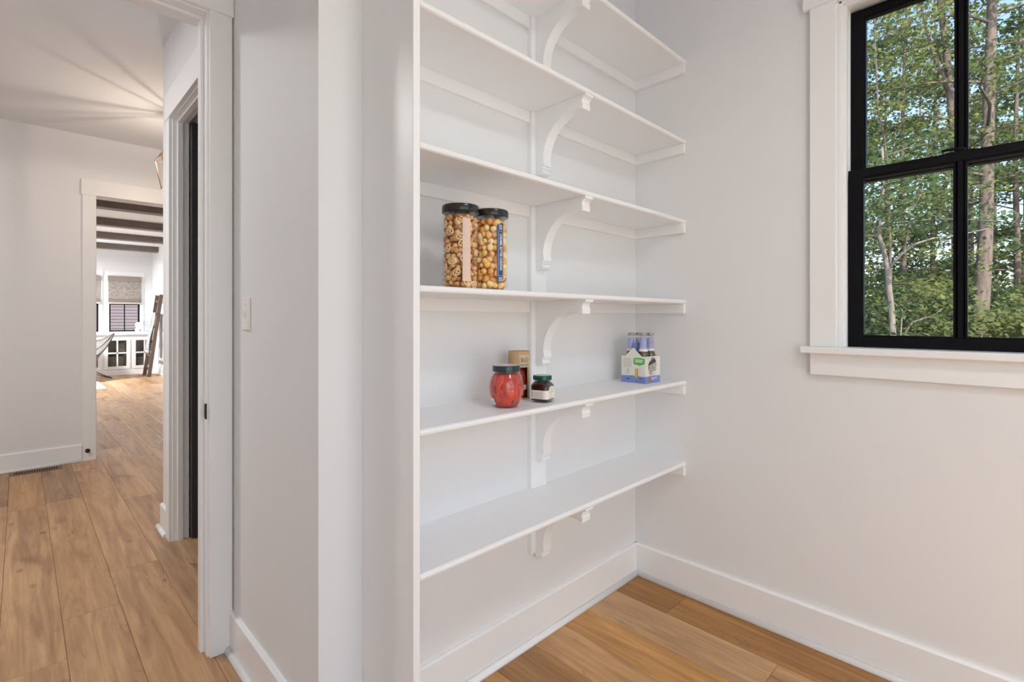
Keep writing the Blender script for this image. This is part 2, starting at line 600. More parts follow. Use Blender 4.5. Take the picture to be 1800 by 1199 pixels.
baseboard('baseboard_back', 'white baseboard under the lowest pantry shelf', (0.70, YB), (XW, YB), (0, -1), (0, -BBT))
baseboard('baseboard_right', 'white baseboard below the pantry window', (XW, YB), (XW, -1.58), (-1, 0), (BBT, 0))
baseboard('baseboard_left', 'white baseboard below the light switch', (XL, YD), (XL, YB), (-1, 0))
baseboard('baseboard_hall', 'white baseboard at the end of the hall over the floor register', (-1.5, YF), (0.372, YF), (0, -1))
baseboard('baseboard_corner', 'short white baseboard at the hall outside corner', (XH, YE), (XH, 3.292), (-1, 0), (-0.033, 0))
baseboard('baseboard_lounge', 'white baseboard on the lounge wall by the ladder', (XR, YG), (XR, 5.7), (-1, 0))

# ------------------------------------------------------------------ cased openings (doors)
CT = 0.018   # casing thickness


def jamb_boxes(axis):
    pass


# door_1: near opening, faces -Y
d1 = thing('door_1', 'white cased opening from pantry to hall', 'doorway', (0, 0, 0), kind='structure')
jy0, jy1 = YD - 0.002, YD + 0.122
for xa, xb in ((D1X1, D1X1 + 0.018), (D1X0 - 0.018, D1X0)):
    bx(xa, xb, jy0, jy1, 0, D1Z + 0.018).build('jamb', TRIM, d1, 0.001)
bx(D1X0, D1X1, jy0, jy1, D1Z, D1Z + 0.018).build('head_jamb', TRIM, d1, 0.001)
sy0, sy1 = YD + 0.040, YD + 0.075
for xa, xb in ((D1X1 - 0.011, D1X1), (D1X0, D1X0 + 0.011)):
    bx(xa, xb, sy0, sy1, 0, D1Z - 0.011).build('door_stop_strip', TRIM, d1, 0.001)
bx(D1X0, D1X1, sy0, sy1, D1Z - 0.011, D1Z).build('door_stop_strip', TRIM, d1, 0.001)
for ya, yb in ((YD - CT, YD), (YD + 0.12, YD + 0.12 + CT)):
    for xa, xb in ((D1X1 + 0.0055, D1X1 + 0.077), (D1X0 - 0.077, D1X0 - 0.0055)):
        bx(xa, xb, ya, yb, 0, D1Z + 0.0055).build('side_casing', TRIM, d1, 0.0012)
    e = 0.004 if ya < YD else 0
    bx(D1X0 - 0.083, D1X1 + 0.0815, ya - e, yb, D1Z + 0.0055, D1Z + 0.145).build('head_casing', TRIM, d1, 0.0012)
mb = MB()
mb.prism([(-0.004, -0.027), (0.006, -0.027), (0.012, -0.02), (0.012, 0.02), (0.006, 0.027), (-0.004, 0.027)],
         lambda a, b, t: Vector((D1X1 - (0.0005 + 0.002 * t), YD + 0.012 + a, 0.871 + b)))
mb.tube([(D1X1 - 0.001, YD + 0.002, 0.845), (D1X1 - 0.004, YD - 0.001, 0.85), (D1X1 - 0.004, YD - 0.001, 0.892), (D1X1 - 0.001, YD + 0.002, 0.897)], 0.0035, 8)
mb.build('strike_plate', DARKMETAL, d1, label='dark metal strike plate')

# door_2: hall opening in the wall X = XH, faces -X, dark door folded back inside
d2 = thing('door_2', 'dark door standing open in the white hall frame', 'door', (0, 0, 0), kind='structure')
jx0, jx1 = XH - 0.002, XH + HT + 0.002
bx(jx0, jx1, D2Y1, D2Y1 + 0.018, 0, D2Z + 0.018).build('jamb', TRIM, d2, 0.001)
bx(jx0, jx1, D2Y0 - 0.018, D2Y0, 0, D2Z + 0.018).build('jamb', TRIM, d2, 0.001)
bx(jx0, jx1, D2Y0, D2Y1, D2Z, D2Z + 0.018).build('head_jamb', TRIM, d2, 0.001)
bx(XH + 0.020, XH + 0.045, D2Y1 - 0.011, D2Y1, 0, D2Z - 0.011).build('door_stop_strip', TRIM, d2, 0.001)
bx(XH + 0.020, XH + 0.045, D2Y0, D2Y0 + 0.011, 0, D2Z - 0.011).build('door_stop_strip', TRIM, d2, 0.001)
bx(XH + 0.020, XH + 0.045, D2Y0, D2Y1, D2Z - 0.011, D2Z).build('door_stop_strip', TRIM, d2, 0.001)
bx(XH - CT, XH, D2Y1 + 0.0055, D2Y1 + 0.086, 0, D2Z + 0.0055).build('side_casing', TRIM, d2, 0.0012)
bx(XH - CT, XH, D2Y0 - 0.086, D2Y0 - 0.0055, 0, D2Z + 0.0055).build('side_casing', TRIM, d2, 0.0012)
bx(XH - CT - 0.004, XH, D2Y0 - 0.095, D2Y1 + 0.094, D2Z + 0.0055, D2Z + 0.15).build('head_casing', TRIM, d2, 0.0012)
slab = MB().box(jx1 + 0.004, jx1 + 0.76, D2Y1 - 0.042, D2Y1 - 0.004, 0.008, D2Z - 0.004).build('door_slab', DARKDOOR, d2, 0.002, label='near black open door slab')
# door_3: opening into the lounge
d3 = thing('door_3', 'white cased opening from hall to lounge', 'doorway', (0, 0, 0), kind='structure')
for xa, xb in ((D3X0 - 0.018, D3X0), (D3X1, D3X1 + 0.018)):
    bx(xa, xb, YF - 0.002, YF + 0.122, 0, D3Z + 0.018).build('jamb', TRIM, d3, 0.001)
bx(D3X0, D3X1, YF - 0.002, YF + 0.122, D3Z, D3Z + 0.018).build('head_jamb', TRIM, d3, 0.001)
for ya, yb in ((YF - 0.02, YF), (YF + 0.12, YF + 0.14)):
    for xa, xb in ((D3X0 - 0.092, D3X0 - 0.004), (D3X1 + 0.004, D3X1 + 0.092)):
        bx(xa, xb, ya, yb, 0, D3Z + 0.004).build('side_casing', TRIM, d3, 0.0012)
    e = 0.004 if ya < YF else 0
    bx(D3X0 - 0.10, D3X1 + 0.10, ya - e, yb, D3Z + 0.004, D3Z + 0.135).build('head_casing', TRIM, d3, 0.0012)

# ------------------------------------------------------------------ pantry window
w1 = thing('window_1', 'black double hung window in white casing looking onto trees', 'window', (0, 0, 0), kind='structure')
Y0, Y1, Z0, Z1 = W1
CX = XW - 0.02
IN0, IN1 = Y0 - 0.024, Y1 + 0.024          # inner casing edges
mb = MB()
for ya, yb in ((IN1, IN1 + 0.082), (IN0 - 0.082, IN0)):
    bx(CX, XW, ya, yb, Z0, Z1 + 0.014).build('side_casing', TRIM, w1, 0.0012)
bx(CX - 0.005, XW, IN0 - 0.106, IN1 + 0.104, Z1 + 0.014, Z1 + 0.15).build('head_casing', TRIM, w1, 0.0012)
bx(XW - 0.045, XW + 0.06, IN0 - 0.112, IN1 + 0.108, Z0 - 0.024, Z0 - 0.0005).build('stool', TRIM, w1, 0.003, label='white projecting window stool')
bx(CX + 0.002, XW, IN0 - 0.082, IN1 + 0.082, 0.9965, Z0 - 0.024).build('apron', TRIM, w1, 0.0012)
for a, b in ((Y1 + 0.010, Y1 + 0.018), (Y0 - 0.018, Y0 - 0.010)):
    bx(XW - 0.001, XW + 0.13, a, b, Z0, Z1 + 0.01).build('jamb', TRIM, w1)
bx(XW - 0.001, XW + 0.13, Y0 - 0.018, Y1 + 0.018, Z1 + 0.004, Z1 + 0.018).build('head_jamb', TRIM, w1)
for a, b in ((Y1, Y1 + 0.0101), (Y0 - 0.0101, Y0)):
    bx(XW + 0.018, XW + 0.04, a, b, Z0, Z1 + 0.004).build('inner_stop', TRIM, w1, 0.001)
    bx(XW + 0.073, XW + 0.078, a, b, Z0, Z1 + 0.004).build('parting_strip', TRIM, w1)
bx(XW + 0.018, XW + 0.04, Y0, Y1, Z1 - 0.003, Z1 + 0.004).build('inner_stop', TRIM, w1, 0.001)


def sash(name, x0, x1, z0, z1, bot, top, st=0.040):
    """frame of one sash, with muntin and two panes"""
    mb = MB()
    mb.box(x0, x1, Y1 - st, Y1 - 0.0005, z0, z1).box(x0, x1, Y0 + 0.0005, Y0 + st, z0, z1)
    mb.box(x0, x1, Y0 + st, Y1 - st, z0, z0 + bot).box(x0, x1, Y0 + st, Y1 - st, z1 - top, z1)
    f = mb.build(name, BLACK, w1, 0.002)
    ym = (Y0 + Y1) / 2
    xm = (x0 + x1) / 2
    # moulded muntin bar
    pr = [(-0.011, -0.004), (-0.011, 0.004), (-0.006, 0.013), (0.006, 0.013), (0.011, 0.004), (0.011, -0.004), (0.006, -0.013), (-0.006, -0.013)]
    MB().prism(pr, lambda a, b, t: Vector((xm - b, ym + a, (z0 + bot) if t == 0 else (z1 - top)))).build('muntin', BLACK, f)
    # slim glazing bead round the glass
    for a, b in ((Y0 + st, ym - 0.011), (ym + 0.011, Y1 - st)):
        za, zb = z0 + bot, z1 - top
        mbb = MB()
        g = 0.006
        mbb.box(xm - 0.012, xm + 0.012, a, a + g, za, zb).box(xm - 0.012, xm + 0.012, b - g, b, za, zb)
        mbb.box(xm - 0.012, xm + 0.012, a + g, b - g, za, za + g).box(xm - 0.012, xm + 0.012, a + g, b - g, zb - g, zb)
        mbb.build('glazing_bead', BLACK, f)
        bx(xm - 0.002, xm + 0.002, a, b, za, zb).build('pane', GLASS, f)
    return f


ls = sash('lower_sash', XW + 0.041, XW + 0.072, Z0 + 0.001, 1.730, 0.036, 0.030)
us = sash('upper_sash', XW + 0.079, XW + 0.110, 1.690, Z1 - 0.004, 0.030, 0.030)
ym = (Y0 + Y1) / 2
mb = MB().box(XW + 0.046, XW + 0.068, ym - 0.035, ym + 0.035, 1.730, 1.734)
mb.lathe([(0.013, 0.0), (0.013, 0.006), (0.008, 0.011)], 16, (XW + 0.057, ym, 1.734))
mb.tube([(XW + 0.057, ym, 1.741), (XW + 0.050, ym + 0.02, 1.743), (XW + 0.044, ym + 0.045, 1.741)], [0.006, 0.005, 0.004], 8)
mb.build('sash_lock', BLACK, ls, label='black cam lock on the meeting rail')
bx(XW + 0.06, XW + 0.16, Y0 - 0.018, Y1 + 0.018, Z0 - 0.03, Z0 - 0.0005).build('outer_sill', TRIM, w1)
# daylight portal: tells the renderer where the sky light comes in, gives off nothing itself
po = lamp('window_portal', 'AREA', (XW + 0.13, ym, (Z0 + Z1) / 2), 1.0, shape='RECTANGLE', size=1.22, size_y=0.60)
po.rotation_euler = Vector((-1, 0, 0)).to_track_quat('-Z', 'Y').to_euler()
po.data.cycles.is_portal = True

# added unseen window giving fill daylight from behind the camera: three black framed lights
w5 = thing('window_5', 'added wide black framed window for fill daylight behind the camera, unseen', 'window', (0, 0, 0), kind='structure')
mb = MB()
mb.box(NW[0], NW[1], -1.67, -1.62, NW[2], NW[2] + 0.05).box(NW[0], NW[1], -1.67, -1.62, NW[3] - 0.05, NW[3])
for q in range(4):
    x = NW[0] + (NW[1] - NW[0] - 0.05) * q / 3
    mb.box(x, x + 0.05, -1.67, -1.62, NW[2] + 0.05, NW[3] - 0.05)
mb.build('frame', BLACK, w5)
for q in range(3):
    x = NW[0] + (NW[1] - NW[0] - 0.05) * q / 3
    bx(x + 0.05, x + (NW[1] - NW[0] - 0.05) / 3, -1.648, -1.644, NW[2] + 0.05, NW[3] - 0.05).build('pane', GLASS, w5)


def portal(loc, dirv, sx, sy):
    p_ = lamp('daylight_portal', 'AREA', loc, 1.0, shape='RECTANGLE', size=sx, size_y=sy)
    p_.rotation_euler = Vector(dirv).to_track_quat('-Z', 'Y').to_euler()
    p_.data.cycles.is_portal = True


portal(((NW[0] + NW[1]) / 2, -1.69, (NW[2] + NW[3]) / 2), (0, 1, 0), NW[1] - NW[0], NW[3] - NW[2])
for a, b in lw:
    portal((-3.19, (a + b) / 2, 1.525), (1, 0, 0), b - a, 1.65)

# ------------------------------------------------------------------ light switch, register, added fill fixtures
sw = thing('light_switch', 'white toggle light switch on the narrow wall beside the door casing', 'switch', (XL, 1.858, 1.216))
bx(-0.006, 0, -0.037, 0.037, -0.0555, 0.0555).build('plate', PLASTIC_W, sw, 0.002)
mb = MB().box(-0.0075, -0.005, -0.006, 0.006, -0.013, 0.013)
mb.prism([(-0.006, -0.006), (-0.017, 0.004), (-0.019, 0.010), (-0.015, 0.012), (-0.005, 0.006)], lambda a, b, t: Vector((a, -0.004 + 0.008 * t, b)))
mb.build('toggle', PLASTIC_W, sw, 0.0006)
for z in (-0.03, 0.03):
    MB().lathe([(0.003, 0), (0.003, 0.0012), (0.0015, 0.0018)], 10).build('screw', PLASTIC_W, sw).matrix_local = Matrix.Translation((-0.006, 0, z)) @ Matrix.Rotation(-PI / 2, 4, 'Y')

REGM = pbr('bronze_register_metal', (0.16, 0.115, 0.075), 0.45, 0.3)
VOID_SHADE = pbr('register_shade_black', (0.01, 0.008, 0.006), 0.9)
rg = thing('floor_register', 'brown slotted floor register beneath the hall baseboard', 'vent', (0.095, 5.43, 0.0))
mb = MB()
mb.box(-0.15, 0.15, -0.055, -0.036, 0, 0.004).box(-0.15, 0.15, 0.036, 0.055, 0, 0.004)
mb.box(-0.15, -0.128, -0.036, 0.036, 0, 0.004).box(0.128, 0.15, -0.036, 0.036, 0, 0.004)
mb.build('frame', REGM, rg, 0.001)
bx(-0.128, 0.128, -0.036, 0.036, 0.0002, 0.0008).build('void_shade_sheet', VOID_SHADE, rg, label='black sheet standing in for the shade under the slats')  # black sheet paints the shade of the duct opening
for k in range(18):
    x = -0.122 + k * 0.0143
    bx(x, x + 0.0055, -0.036, 0.036, 0.0008, 0.0034).build('slat', REGM, rg)

FILL_DISC = emit('fill_diffuser', (1.0, 0.95, 0.88), 2.0)  # glowing disc of the added fill fixtures
for nm, lb, L, r in (('fill_light', 'added round fill lamp on the pantry ceiling, unseen', FILL_PANTRY, 0.19),
                     ('fill_light', 'added round fill lamp on the hall ceiling, unseen', FILL_HALL, 0.19),
                     ('fill_light', 'added wide round fill lamp on the lounge ceiling, unseen', FILL_LOUNGE, 0.33)):
    x, y, z = L.location
    t = thing(nm, lb, 'light', (x, y, ZC))
    MB().lathe([(r, 0.0), (r, z + 0.012 - ZC), (r - 0.012, z + 0.012 - ZC), (r - 0.012, z + 0.02 - ZC)], 32, cap=False).build('rim', DARKMETAL, t)
    MB().lathe([(0.002, z + 0.016 - ZC), (r - 0.012, z + 0.016 - ZC)], 32, cap=False).build('diffuser', FILL_DISC, t)

# ------------------------------------------------------------------ shelving unit
XG0, XG1, YS = 0.6783, 0.698, 1.0289
su = thing('shelving_unit', 'white built-in open pantry shelves with scrolled brackets', 'shelves', (0, 0, 0))
bx(XG0, XG1, YS + 0.001, YB, 0, ZC - 0.002).build('side_panel', SHELF, su, 0.002)
TOPS = [0.5715, 0.9272, 1.2822, 1.6345, 1.983, 2.333]
ST = 0.0175
BX0, BX1 = 1.3427, 1.4245      # batten
KX0, KX1 = 1.3642, 1.4070      # corbel


def arc(cx, cy_, rx, ry, a0, a1, n):
    return [(cx + rx * math.cos(a0 + (a1 - a0) * i / n), cy_ + ry * math.sin(a0 + (a1 - a0) * i / n)) for i in range(n + 1)]


# corbel outline: u = out from the batten, w = down from the shelf
prof = [(0, 0), (0.232, 0), (0.232, -0.008)]
prof += arc(0.232, -0.024, 0.016, 0.016, PI / 2, PI, 4)[1:]           # cove
prof += arc(0.207, -0.034, 0.012, 0.010, PI / 2 * 0.6, -PI / 2 * 0.1, 4)   # rounded lip
prof += [(0.2185, -0.049), (0.199, -0.049), (0.199, -0.044)]
prof += arc(0.178, -0.182, 0.139, 0.138, PI / 2 * 0.95, PI, 18)       # big quarter arc
prof += [(0.043, -0.206), (0.036, -0.206), (0.036, -0.214)]
prof += arc(0.020, -0.226, 0.017, 0.011, PI / 3, -PI / 3, 5)
prof += [(0.018, -0.238), (0, -0.238)]
for i, zt in enumerate(TOPS):
    zb = zt - ST
    mb = MB()
    # shelf board with a rounded front nosing
    out = [(YB, zb), (YB, zt), (YS + 0.006, zt), (YS + 0.0015, zt - 0.003), (YS, zt - ST / 2), (YS + 0.0015, zb + 0.003), (YS + 0.006, zb)]
    mb.prism(out, lambda a, b, t: Vector((XG1 + t * (XW - XG1), a, b)))
    mb.build('shelf', SHELF, su)
    mb = MB()
    bx(XG1, BX0, YB - 0.012, YB, zb - 0.042, zb).build('back_cleat', SHELF, su, 0.0012)
    bx(BX1, XW - 0.0, YB - 0.012, YB, zb - 0.042, zb).build('back_cleat', SHELF, su, 0.0012)
    bx(XW - 0.018, XW, YS + 0.0035, YB - 0.012, zb - 0.042, zb).build('end_cleat', SHELF, su, 0.0012)
    bx(XG1, XG1 + 0.010, YS + 0.07, YB - 0.012, zb - 0.042, zb).build('end_cleat', SHELF, su, 0.0012)
    z0 = TOPS[i - 1] if i else 0.329
    bx(BX0, BX1, YB - 0.020, YB, z0, zb).build('batten', SHELF, su, 0.0015)
    k = MB().prism(prof, lambda a, b, t: Vector((KX0 + t * (KX1 - KX0), YB - 0.020 - a, zb + b)))
    k.build('scroll_bracket', SHELF, su, 0.0012)
bx(BX0, BX1, YB - 0.020, YB, TOPS[-1], ZC - 0.002).build('batten', SHELF, su, 0.0015)
#PART2

# ------------------------------------------------------------------ flat print helpers


def text_mesh(body, size, bold=0.0, spacing=1.0, shear=0.0):
    cu = bpy.data.curves.new('txt', 'FONT')
    cu.body = body
    cu.size = size
    cu.offset = bold
    cu.space_character = spacing
    cu.shear = shear
    cu.align_x = 'CENTER'
    cu.align_y = 'CENTER'
    cu.resolution_u = 3
    o = bpy.data.objects.new('txt', cu)
    C.objects.link(o)
    dg = bpy.context.evaluated_depsgraph_get()
    dg.update()
    me = bpy.data.meshes.new_from_object(o.evaluated_get(dg))
    vs = [tuple(v.co) for v in me.vertices]
    fs = [tuple(p.vertices) for p in me.polygons]
    bpy.data.objects.remove(o)
    bpy.data.meshes.remove(me)
    bpy.data.curves.remove(cu)
    return vs, fs


def on_plane(o, u, v, n, lift=0.0004):
    """maps flat (a, b) to the plane through o with axes u, v"""
    o, u, v, n = map(Vector, (o, u, v, n))
    return lambda a, b: o + u * a + v * b + n * lift


def on_cyl(r, ang, zc, lift=0.0004, sign=1):
    """a runs along the circumference to the viewer's right, b upwards"""
    return lambda a, b: Vector(((r + lift) * math.cos(ang + sign * a / r), (r + lift) * math.sin(ang + sign * a / r), zc + b))


def put_text(mb, fn, body, size, at=(0, 0), rot=0.0, width=None, bold=0.0, shear=0.0, height=None):
    vs, fs = text_mesh(body, size, bold, shear=shear)
    if not vs:
        return mb
    xs = [v[0] for v in vs]
    ys = [v[1] for v in vs]
    wd, ht = max(xs) - min(xs), max(ys) - min(ys)
    cx, cyy = (max(xs) + min(xs)) / 2, (max(ys) + min(ys)) / 2
    sx = width / wd if width else 1
    sy = height / ht if height else 1
    c, s = math.cos(rot), math.sin(rot)
    out = []
    for x, y, _ in vs:
        x, y = (x - cx) * sx, (y - cyy) * sy
        out.append(fn(at[0] + x * c - y * s, at[1] + x * s + y * c))
    return mb.add(out, fs)


def put_rect(mb, fn, a0, a1, b0, b1, n=1, m=1):
    vs = [fn(a0 + (a1 - a0) * i / n, b0 + (b1 - b0) * j / m) for j in range(m + 1) for i in range(n + 1)]
    fs = [(j * (n + 1) + i, j * (n + 1) + i + 1, (j + 1) * (n + 1) + i + 1, (j + 1) * (n + 1) + i) for j in range(m) for i in range(n)]
    return mb.add(vs, fs)


def put_poly(mb, fn, pts):
    return mb.add([fn(a, b) for a, b in pts], [tuple(range(len(pts)))])


def small_print(mb, fn, a0, a1, b0, b1, rows, rr, gap=0.45):
    """rows of tiny word-like dashes: text too small to read in the photograph"""
    h = (b1 - b0) / rows
    for i in range(rows):
        a = a0
        b = b1 - (i + 1) * h
        while a < a1 - 0.001:
            L = min(rr.uniform(0.08, 0.22) * (a1 - a0), a1 - a)
            put_rect(mb, fn, a, a + L, b, b + h * gap)
            a += L + 0.03 * (a1 - a0)
        if rr.random() < 0.2:
            pass
    return mb


def ink(name, col, rough=0.5):
    return pbr(name, col, rough)


# ------------------------------------------------------------------ snack canisters
LIDB = pbr('black_lid_plastic', (0.016, 0.016, 0.017), 0.22)
CLEAR = clear_glass('clear_plastic', (0.985, 0.985, 0.98), 1.0, 0.03)
INK_DARK = ink('dark_print', (0.03, 0.028, 0.026))
INK_WHITE = ink('white_print', (0.85, 0.84, 0.80))
CREAM = pbr('cream_label_paper', (0.78, 0.73, 0.64), 0.6)


def snack_mat(name, c0, c1, c2):
    m, nt, out = new_mat(name)
    p = N(nt, 'ShaderNodeBsdfPrincipled', Roughness=0.45)
    at = N(nt, 'ShaderNodeAttribute', attribute_name='tone')
    tc = N(nt, 'ShaderNodeTexCoord')
    nz = N(nt, 'ShaderNodeTexNoise', Scale=160.0, Detail=3.0)
    nt.links.new(tc.outputs['Object'], nz.inputs['Vector'])
    ad = N(nt, 'ShaderNodeMath', operation='MULTIPLY_ADD')
    nt.links.new(nz.outputs[0], ad.inputs[0])
    ad.inputs[1].default_value = 0.7
    sub = N(nt, 'ShaderNodeMath', operation='SUBTRACT')
    nt.links.new(at.outputs['Fac'], sub.inputs[0])
    sub.inputs[1].default_value = 0.35
    nt.links.new(sub.outputs[0], ad.inputs[2])
    r = N(nt, 'ShaderNodeValToRGB')
    r.color_ramp.elements[0].color = (*c0, 1)
    r.color_ramp.elements[0].position = 0.1
    e = r.color_ramp.elements.new(0.5)
    e.color = (*c1, 1)
    r.color_ramp.elements[-1].color = (*c2, 1)
    r.color_ramp.elements[-1].position = 0.9
    nt.links.new(ad.outputs[0], r.inputs[0])
    nt.links.new(r.outputs[0], p.inputs['Base Color'])
    nt.links.new(p.outputs[0], out.inputs[0])
    return m


SNACK_A = snack_mat('caramel_pretzel_snack', (0.36, 0.13, 0.04), (0.68, 0.36, 0.13), (0.86, 0.62, 0.34))
SNACK_B = snack_mat('butter_popcorn_snack', (0.66, 0.25, 0.045), (0.90, 0.54, 0.17), (0.95, 0.78, 0.42))


def with_tone(o, tones):
    a = o.data.attributes.new('tone', 'FLOAT_COLOR', 'POINT')
    buf = np.repeat(np.array(tones, dtype=np.float32)[:, None], 4, axis=1)
    a.data.foreach_set('color', buf.ravel())


bm = bmesh.new()
bmesh.ops.create_icosphere(bm, subdivisions=2, radius=1)
ICO_V = np.array([v.co[:] for v in bm.verts])
ICO_F = [tuple(v.index for v in f.verts) for f in bm.faces]
bm.free()


def blob(mb, tones, c, r, rr, tone, lump=0.22):
    d = np.ones(len(ICO_V))
    for _ in range(5):
        q = np.array([rr.gauss(0, 1) for _ in range(3)])
        q /= np.linalg.norm(q)
        d += lump * np.maximum(0, ICO_V @ q) ** 3 * rr.uniform(-0.6, 1)
    sc = np.array([rr.uniform(.85, 1.15) for _ in range(3)])
    V = ICO_V * d[:, None] * sc * r + np.array(c)
    mb.add(V.tolist(), ICO_F, True)
    tones += [tone] * len(V)


def pretzel(mb, tones, c, n, upv, size, r, tone):
    n = Vector(n).normalized()
    u = Vector(upv)
    u = (u - n * u.dot(n)).normalized()
    v = n.cross(u)
    a0 = len(mb.v)
    loop = []
    for k in range(22):
        t = 2 * PI * k / 21
        x = math.sin(t) * (1 - 0.15 * math.cos(t))
        y = math.cos(t) * 0.82
        loop.append(Vector(c) + v * x * size + u * y * size)
    mb.tube(loop, r, 6, False)
    for s in (-1, 1):
        mb.tube([Vector(c) + v * (s * 0.62 * size) + u * (-0.62 * size), Vector(c) + n * r * 0.6 + v * (-s * 0.05 * size) + u * (0.05 * size),
                 Vector(c) + v * (-s * 0.55 * size) + u * (0.62 * size)], r * 0.9, 6)
    tones += [tone] * (len(mb.v) - a0)


def canister(loc, label, snack, kind, seed, view_ang):
    t = thing('snack_canister', label, 'canister', loc, 0, 'snack canisters on the third shelf from the bottom')
    H, R = 0.231, 0.049
    sh = MB().lathe([(R - 0.004, 0.0), (R, 0.004), (R, 0.205), (R - 0.001, 0.209), (R - 0.001, 0.214)], 48, cap=False)
    sh.lathe([(0.001, 0.0005), (R - 0.004, 0.0)], 48, cap=False)
    sh.build('clear_wall', CLEAR, t)
    MB().lathe([(R - 0.003, 0.211), (R + 0.0025, 0.211), (R + 0.003, 0.213), (R + 0.003, 0.2275), (R + 0.0015, 0.2305), (R - 0.006, 0.231), (R - 0.008, 0.2295)], 48).build('lid', LIDB, t)
    rr = random.Random(seed)
    mb, tones = MB(), []
    cell = 0.0112 if kind == 'popcorn' else 0.0098
    nz = int(0.199 / (cell * 1.5))
    ri = R - 0.0022
    for i in range(nz):
        z = 0.006 + cell * 0.75 + i * 0.197 / nz
        ring = ri - cell * 0.78
        for rad, off in ((ring, 0.0), (ring - cell * 1.5, 0.5)):
            cnt = int(2 * PI * rad / (cell * 1.62))
            for k in range(cnt):
                a = 2 * PI * (k + 0.5 * (i % 2) + off + rr.uniform(-.34, .34)) / cnt
                rv = rad - abs(rr.gauss(0, .0016))
                zz = z + rr.uniform(-.0042, .0042)
                r = cell * rr.uniform(.70, .98)
                if kind == 'popcorn':
                    tone = min(1, max(0, rr.gauss(0.60, 0.27)))
                else:
                    tone = min(1, max(0, rr.gauss(0.45, 0.20)))
                zz = min(max(zz, r * 1.05 + 0.002), 0.205 - r)
                blob(mb, tones, (rv * math.cos(a), rv * math.sin(a), zz), r, rr, tone)
    core = ri - cell * 2.1
    a0 = len(mb.v)
    mb.lathe([(core, 0.004), (core, 0.199)], 24)
    tones += [0.12] * (len(mb.v) - a0)
    if kind == 'pretzel':
        for k, (da, z) in enumerate([(-.05, .187), (.28, .184), (.5, .170), (-.02, .141), (.10, .123), (.22, .082), (-.7, .155), (-.55, .075), (-.25, .044), (-.9, .11), (.95, .012), (1.25, .1), (-1.2, .06), (-1.2, .18), (.45, .018)]):
            a = view_ang + da
            nrm = Vector((math.cos(a), math.sin(a), rr.uniform(-.15, .15)))
            pretzel(mb, tones, (nrm * (ri - 0.0022)) * Vector((1, 1, 0)) + Vector((0, 0, z)), nrm, (rr.uniform(-.5, .5) * math.sin(a), 0.2, 1), 0.0100, 0.0021, rr.uniform(.85, 1.0))
        for k in range(8):
            a = view_ang + rr.uniform(-1.2, 1.2)
            z = rr.uniform(.02, .19)
            q = Vector(((ri - 0.004) * math.cos(a), (ri - 0.004) * math.sin(a), z))
            d = Vector((-math.sin(a), math.cos(a), rr.uniform(-1, 1))).normalized() * 0.009
            a0 = len(mb.v)
            mb.tube([q - d, q, q + d], 0.0026, 6)
            tones += [rr.uniform(.3, .8)] * (len(mb.v) - a0)
    o = mb.build('snack_filling', snack, t, kind='stuff')
    with_tone(o, tones)
    return t, R


P1 = (0.879, 1.099, TOPS[2])
P2 = (0.983, 1.0885, TOPS[2])
va1 = math.atan2(-P1[1], -P1[0])
va2 = math.atan2(-P2[1], -P2[0])
c1, R1 = canister(P1, 'clear snack canister with pink label filled with caramel pretzels', SNACK_A, 'pretzel', 3, va1)
c2, R2 = canister(P2, 'clear snack canister with navy blue label filled with yellow popcorn', SNACK_B, 'popcorn', 8, va2)
# seen from the camera, the viewer's right is the positive angle direction
PINK = pbr('pale_pink_label', (0.74, 0.55, 0.46), 0.55)
PINK_L = pbr('pale_pink_print', (0.80, 0.66, 0.57), 0.5)
NAVY = pbr('navy_label', (0.022, 0.066, 0.20), 0.4)
lab1 = on_cyl(R1, va1 + 0.24, 0, 0.0003)
lb = put_rect(MB(), lab1, -0.0, 0.0, 0, 0)
lb = put_rect(MB(), lab1, -0.0065, 0.0165, 0.019, 0.190, 6, 1).build('label', PINK, c1, label='pale pink label strip')
f1 = on_cyl(R1, va1 + 0.24, 0, 0.0007)
mb = put_text(MB(), f1, 'CARAMEL PRETZEL POPCORN', 0.012, (0.006, 0.100), -PI / 2, width=0.125, height=0.0105)
for a in (-0.0015, 0.0135):
    put_rect(mb, f1, a, a + 0.0005, 0.036, 0.167)
mb.build('lettering', PINK_L, lb, kind='stuff')
lab2 = on_cyl(R2, va2 + 0.60, 0, 0.0003)
lb = put_rect(MB(), lab2, -0.0105, 0.0105, 0.021, 0.190, 6, 1).build('label', NAVY, c2, label='navy blue label strip')
f2 = on_cyl(R2, va2 + 0.60, 0, 0.0007)
mb = put_text(MB(), f2, 'CARAMEL BUTTER CHEDDAR', 0.012, (0.0015, 0.107), -PI / 2, width=0.104, height=0.0085, bold=0.0002)
for a in (-0.0075, 0.0082):
    put_rect(mb, f2, a, a + 0.0006, 0.040, 0.166)
put_rect(mb, f2, -0.0075, 0.0088, 0.0394, 0.040, 3)
put_rect(mb, f2, -0.0075, 0.0088, 0.166, 0.1666, 3)
rr = random.Random(2)
small_print(mb, f2, -0.006, 0.008, 0.024, 0.037, 4, rr)
small_print(mb, f2, -0.005, 0.006, 0.172, 0.187, 3, rr)
mb.build('lettering', INK_WHITE, lb, kind='stuff')

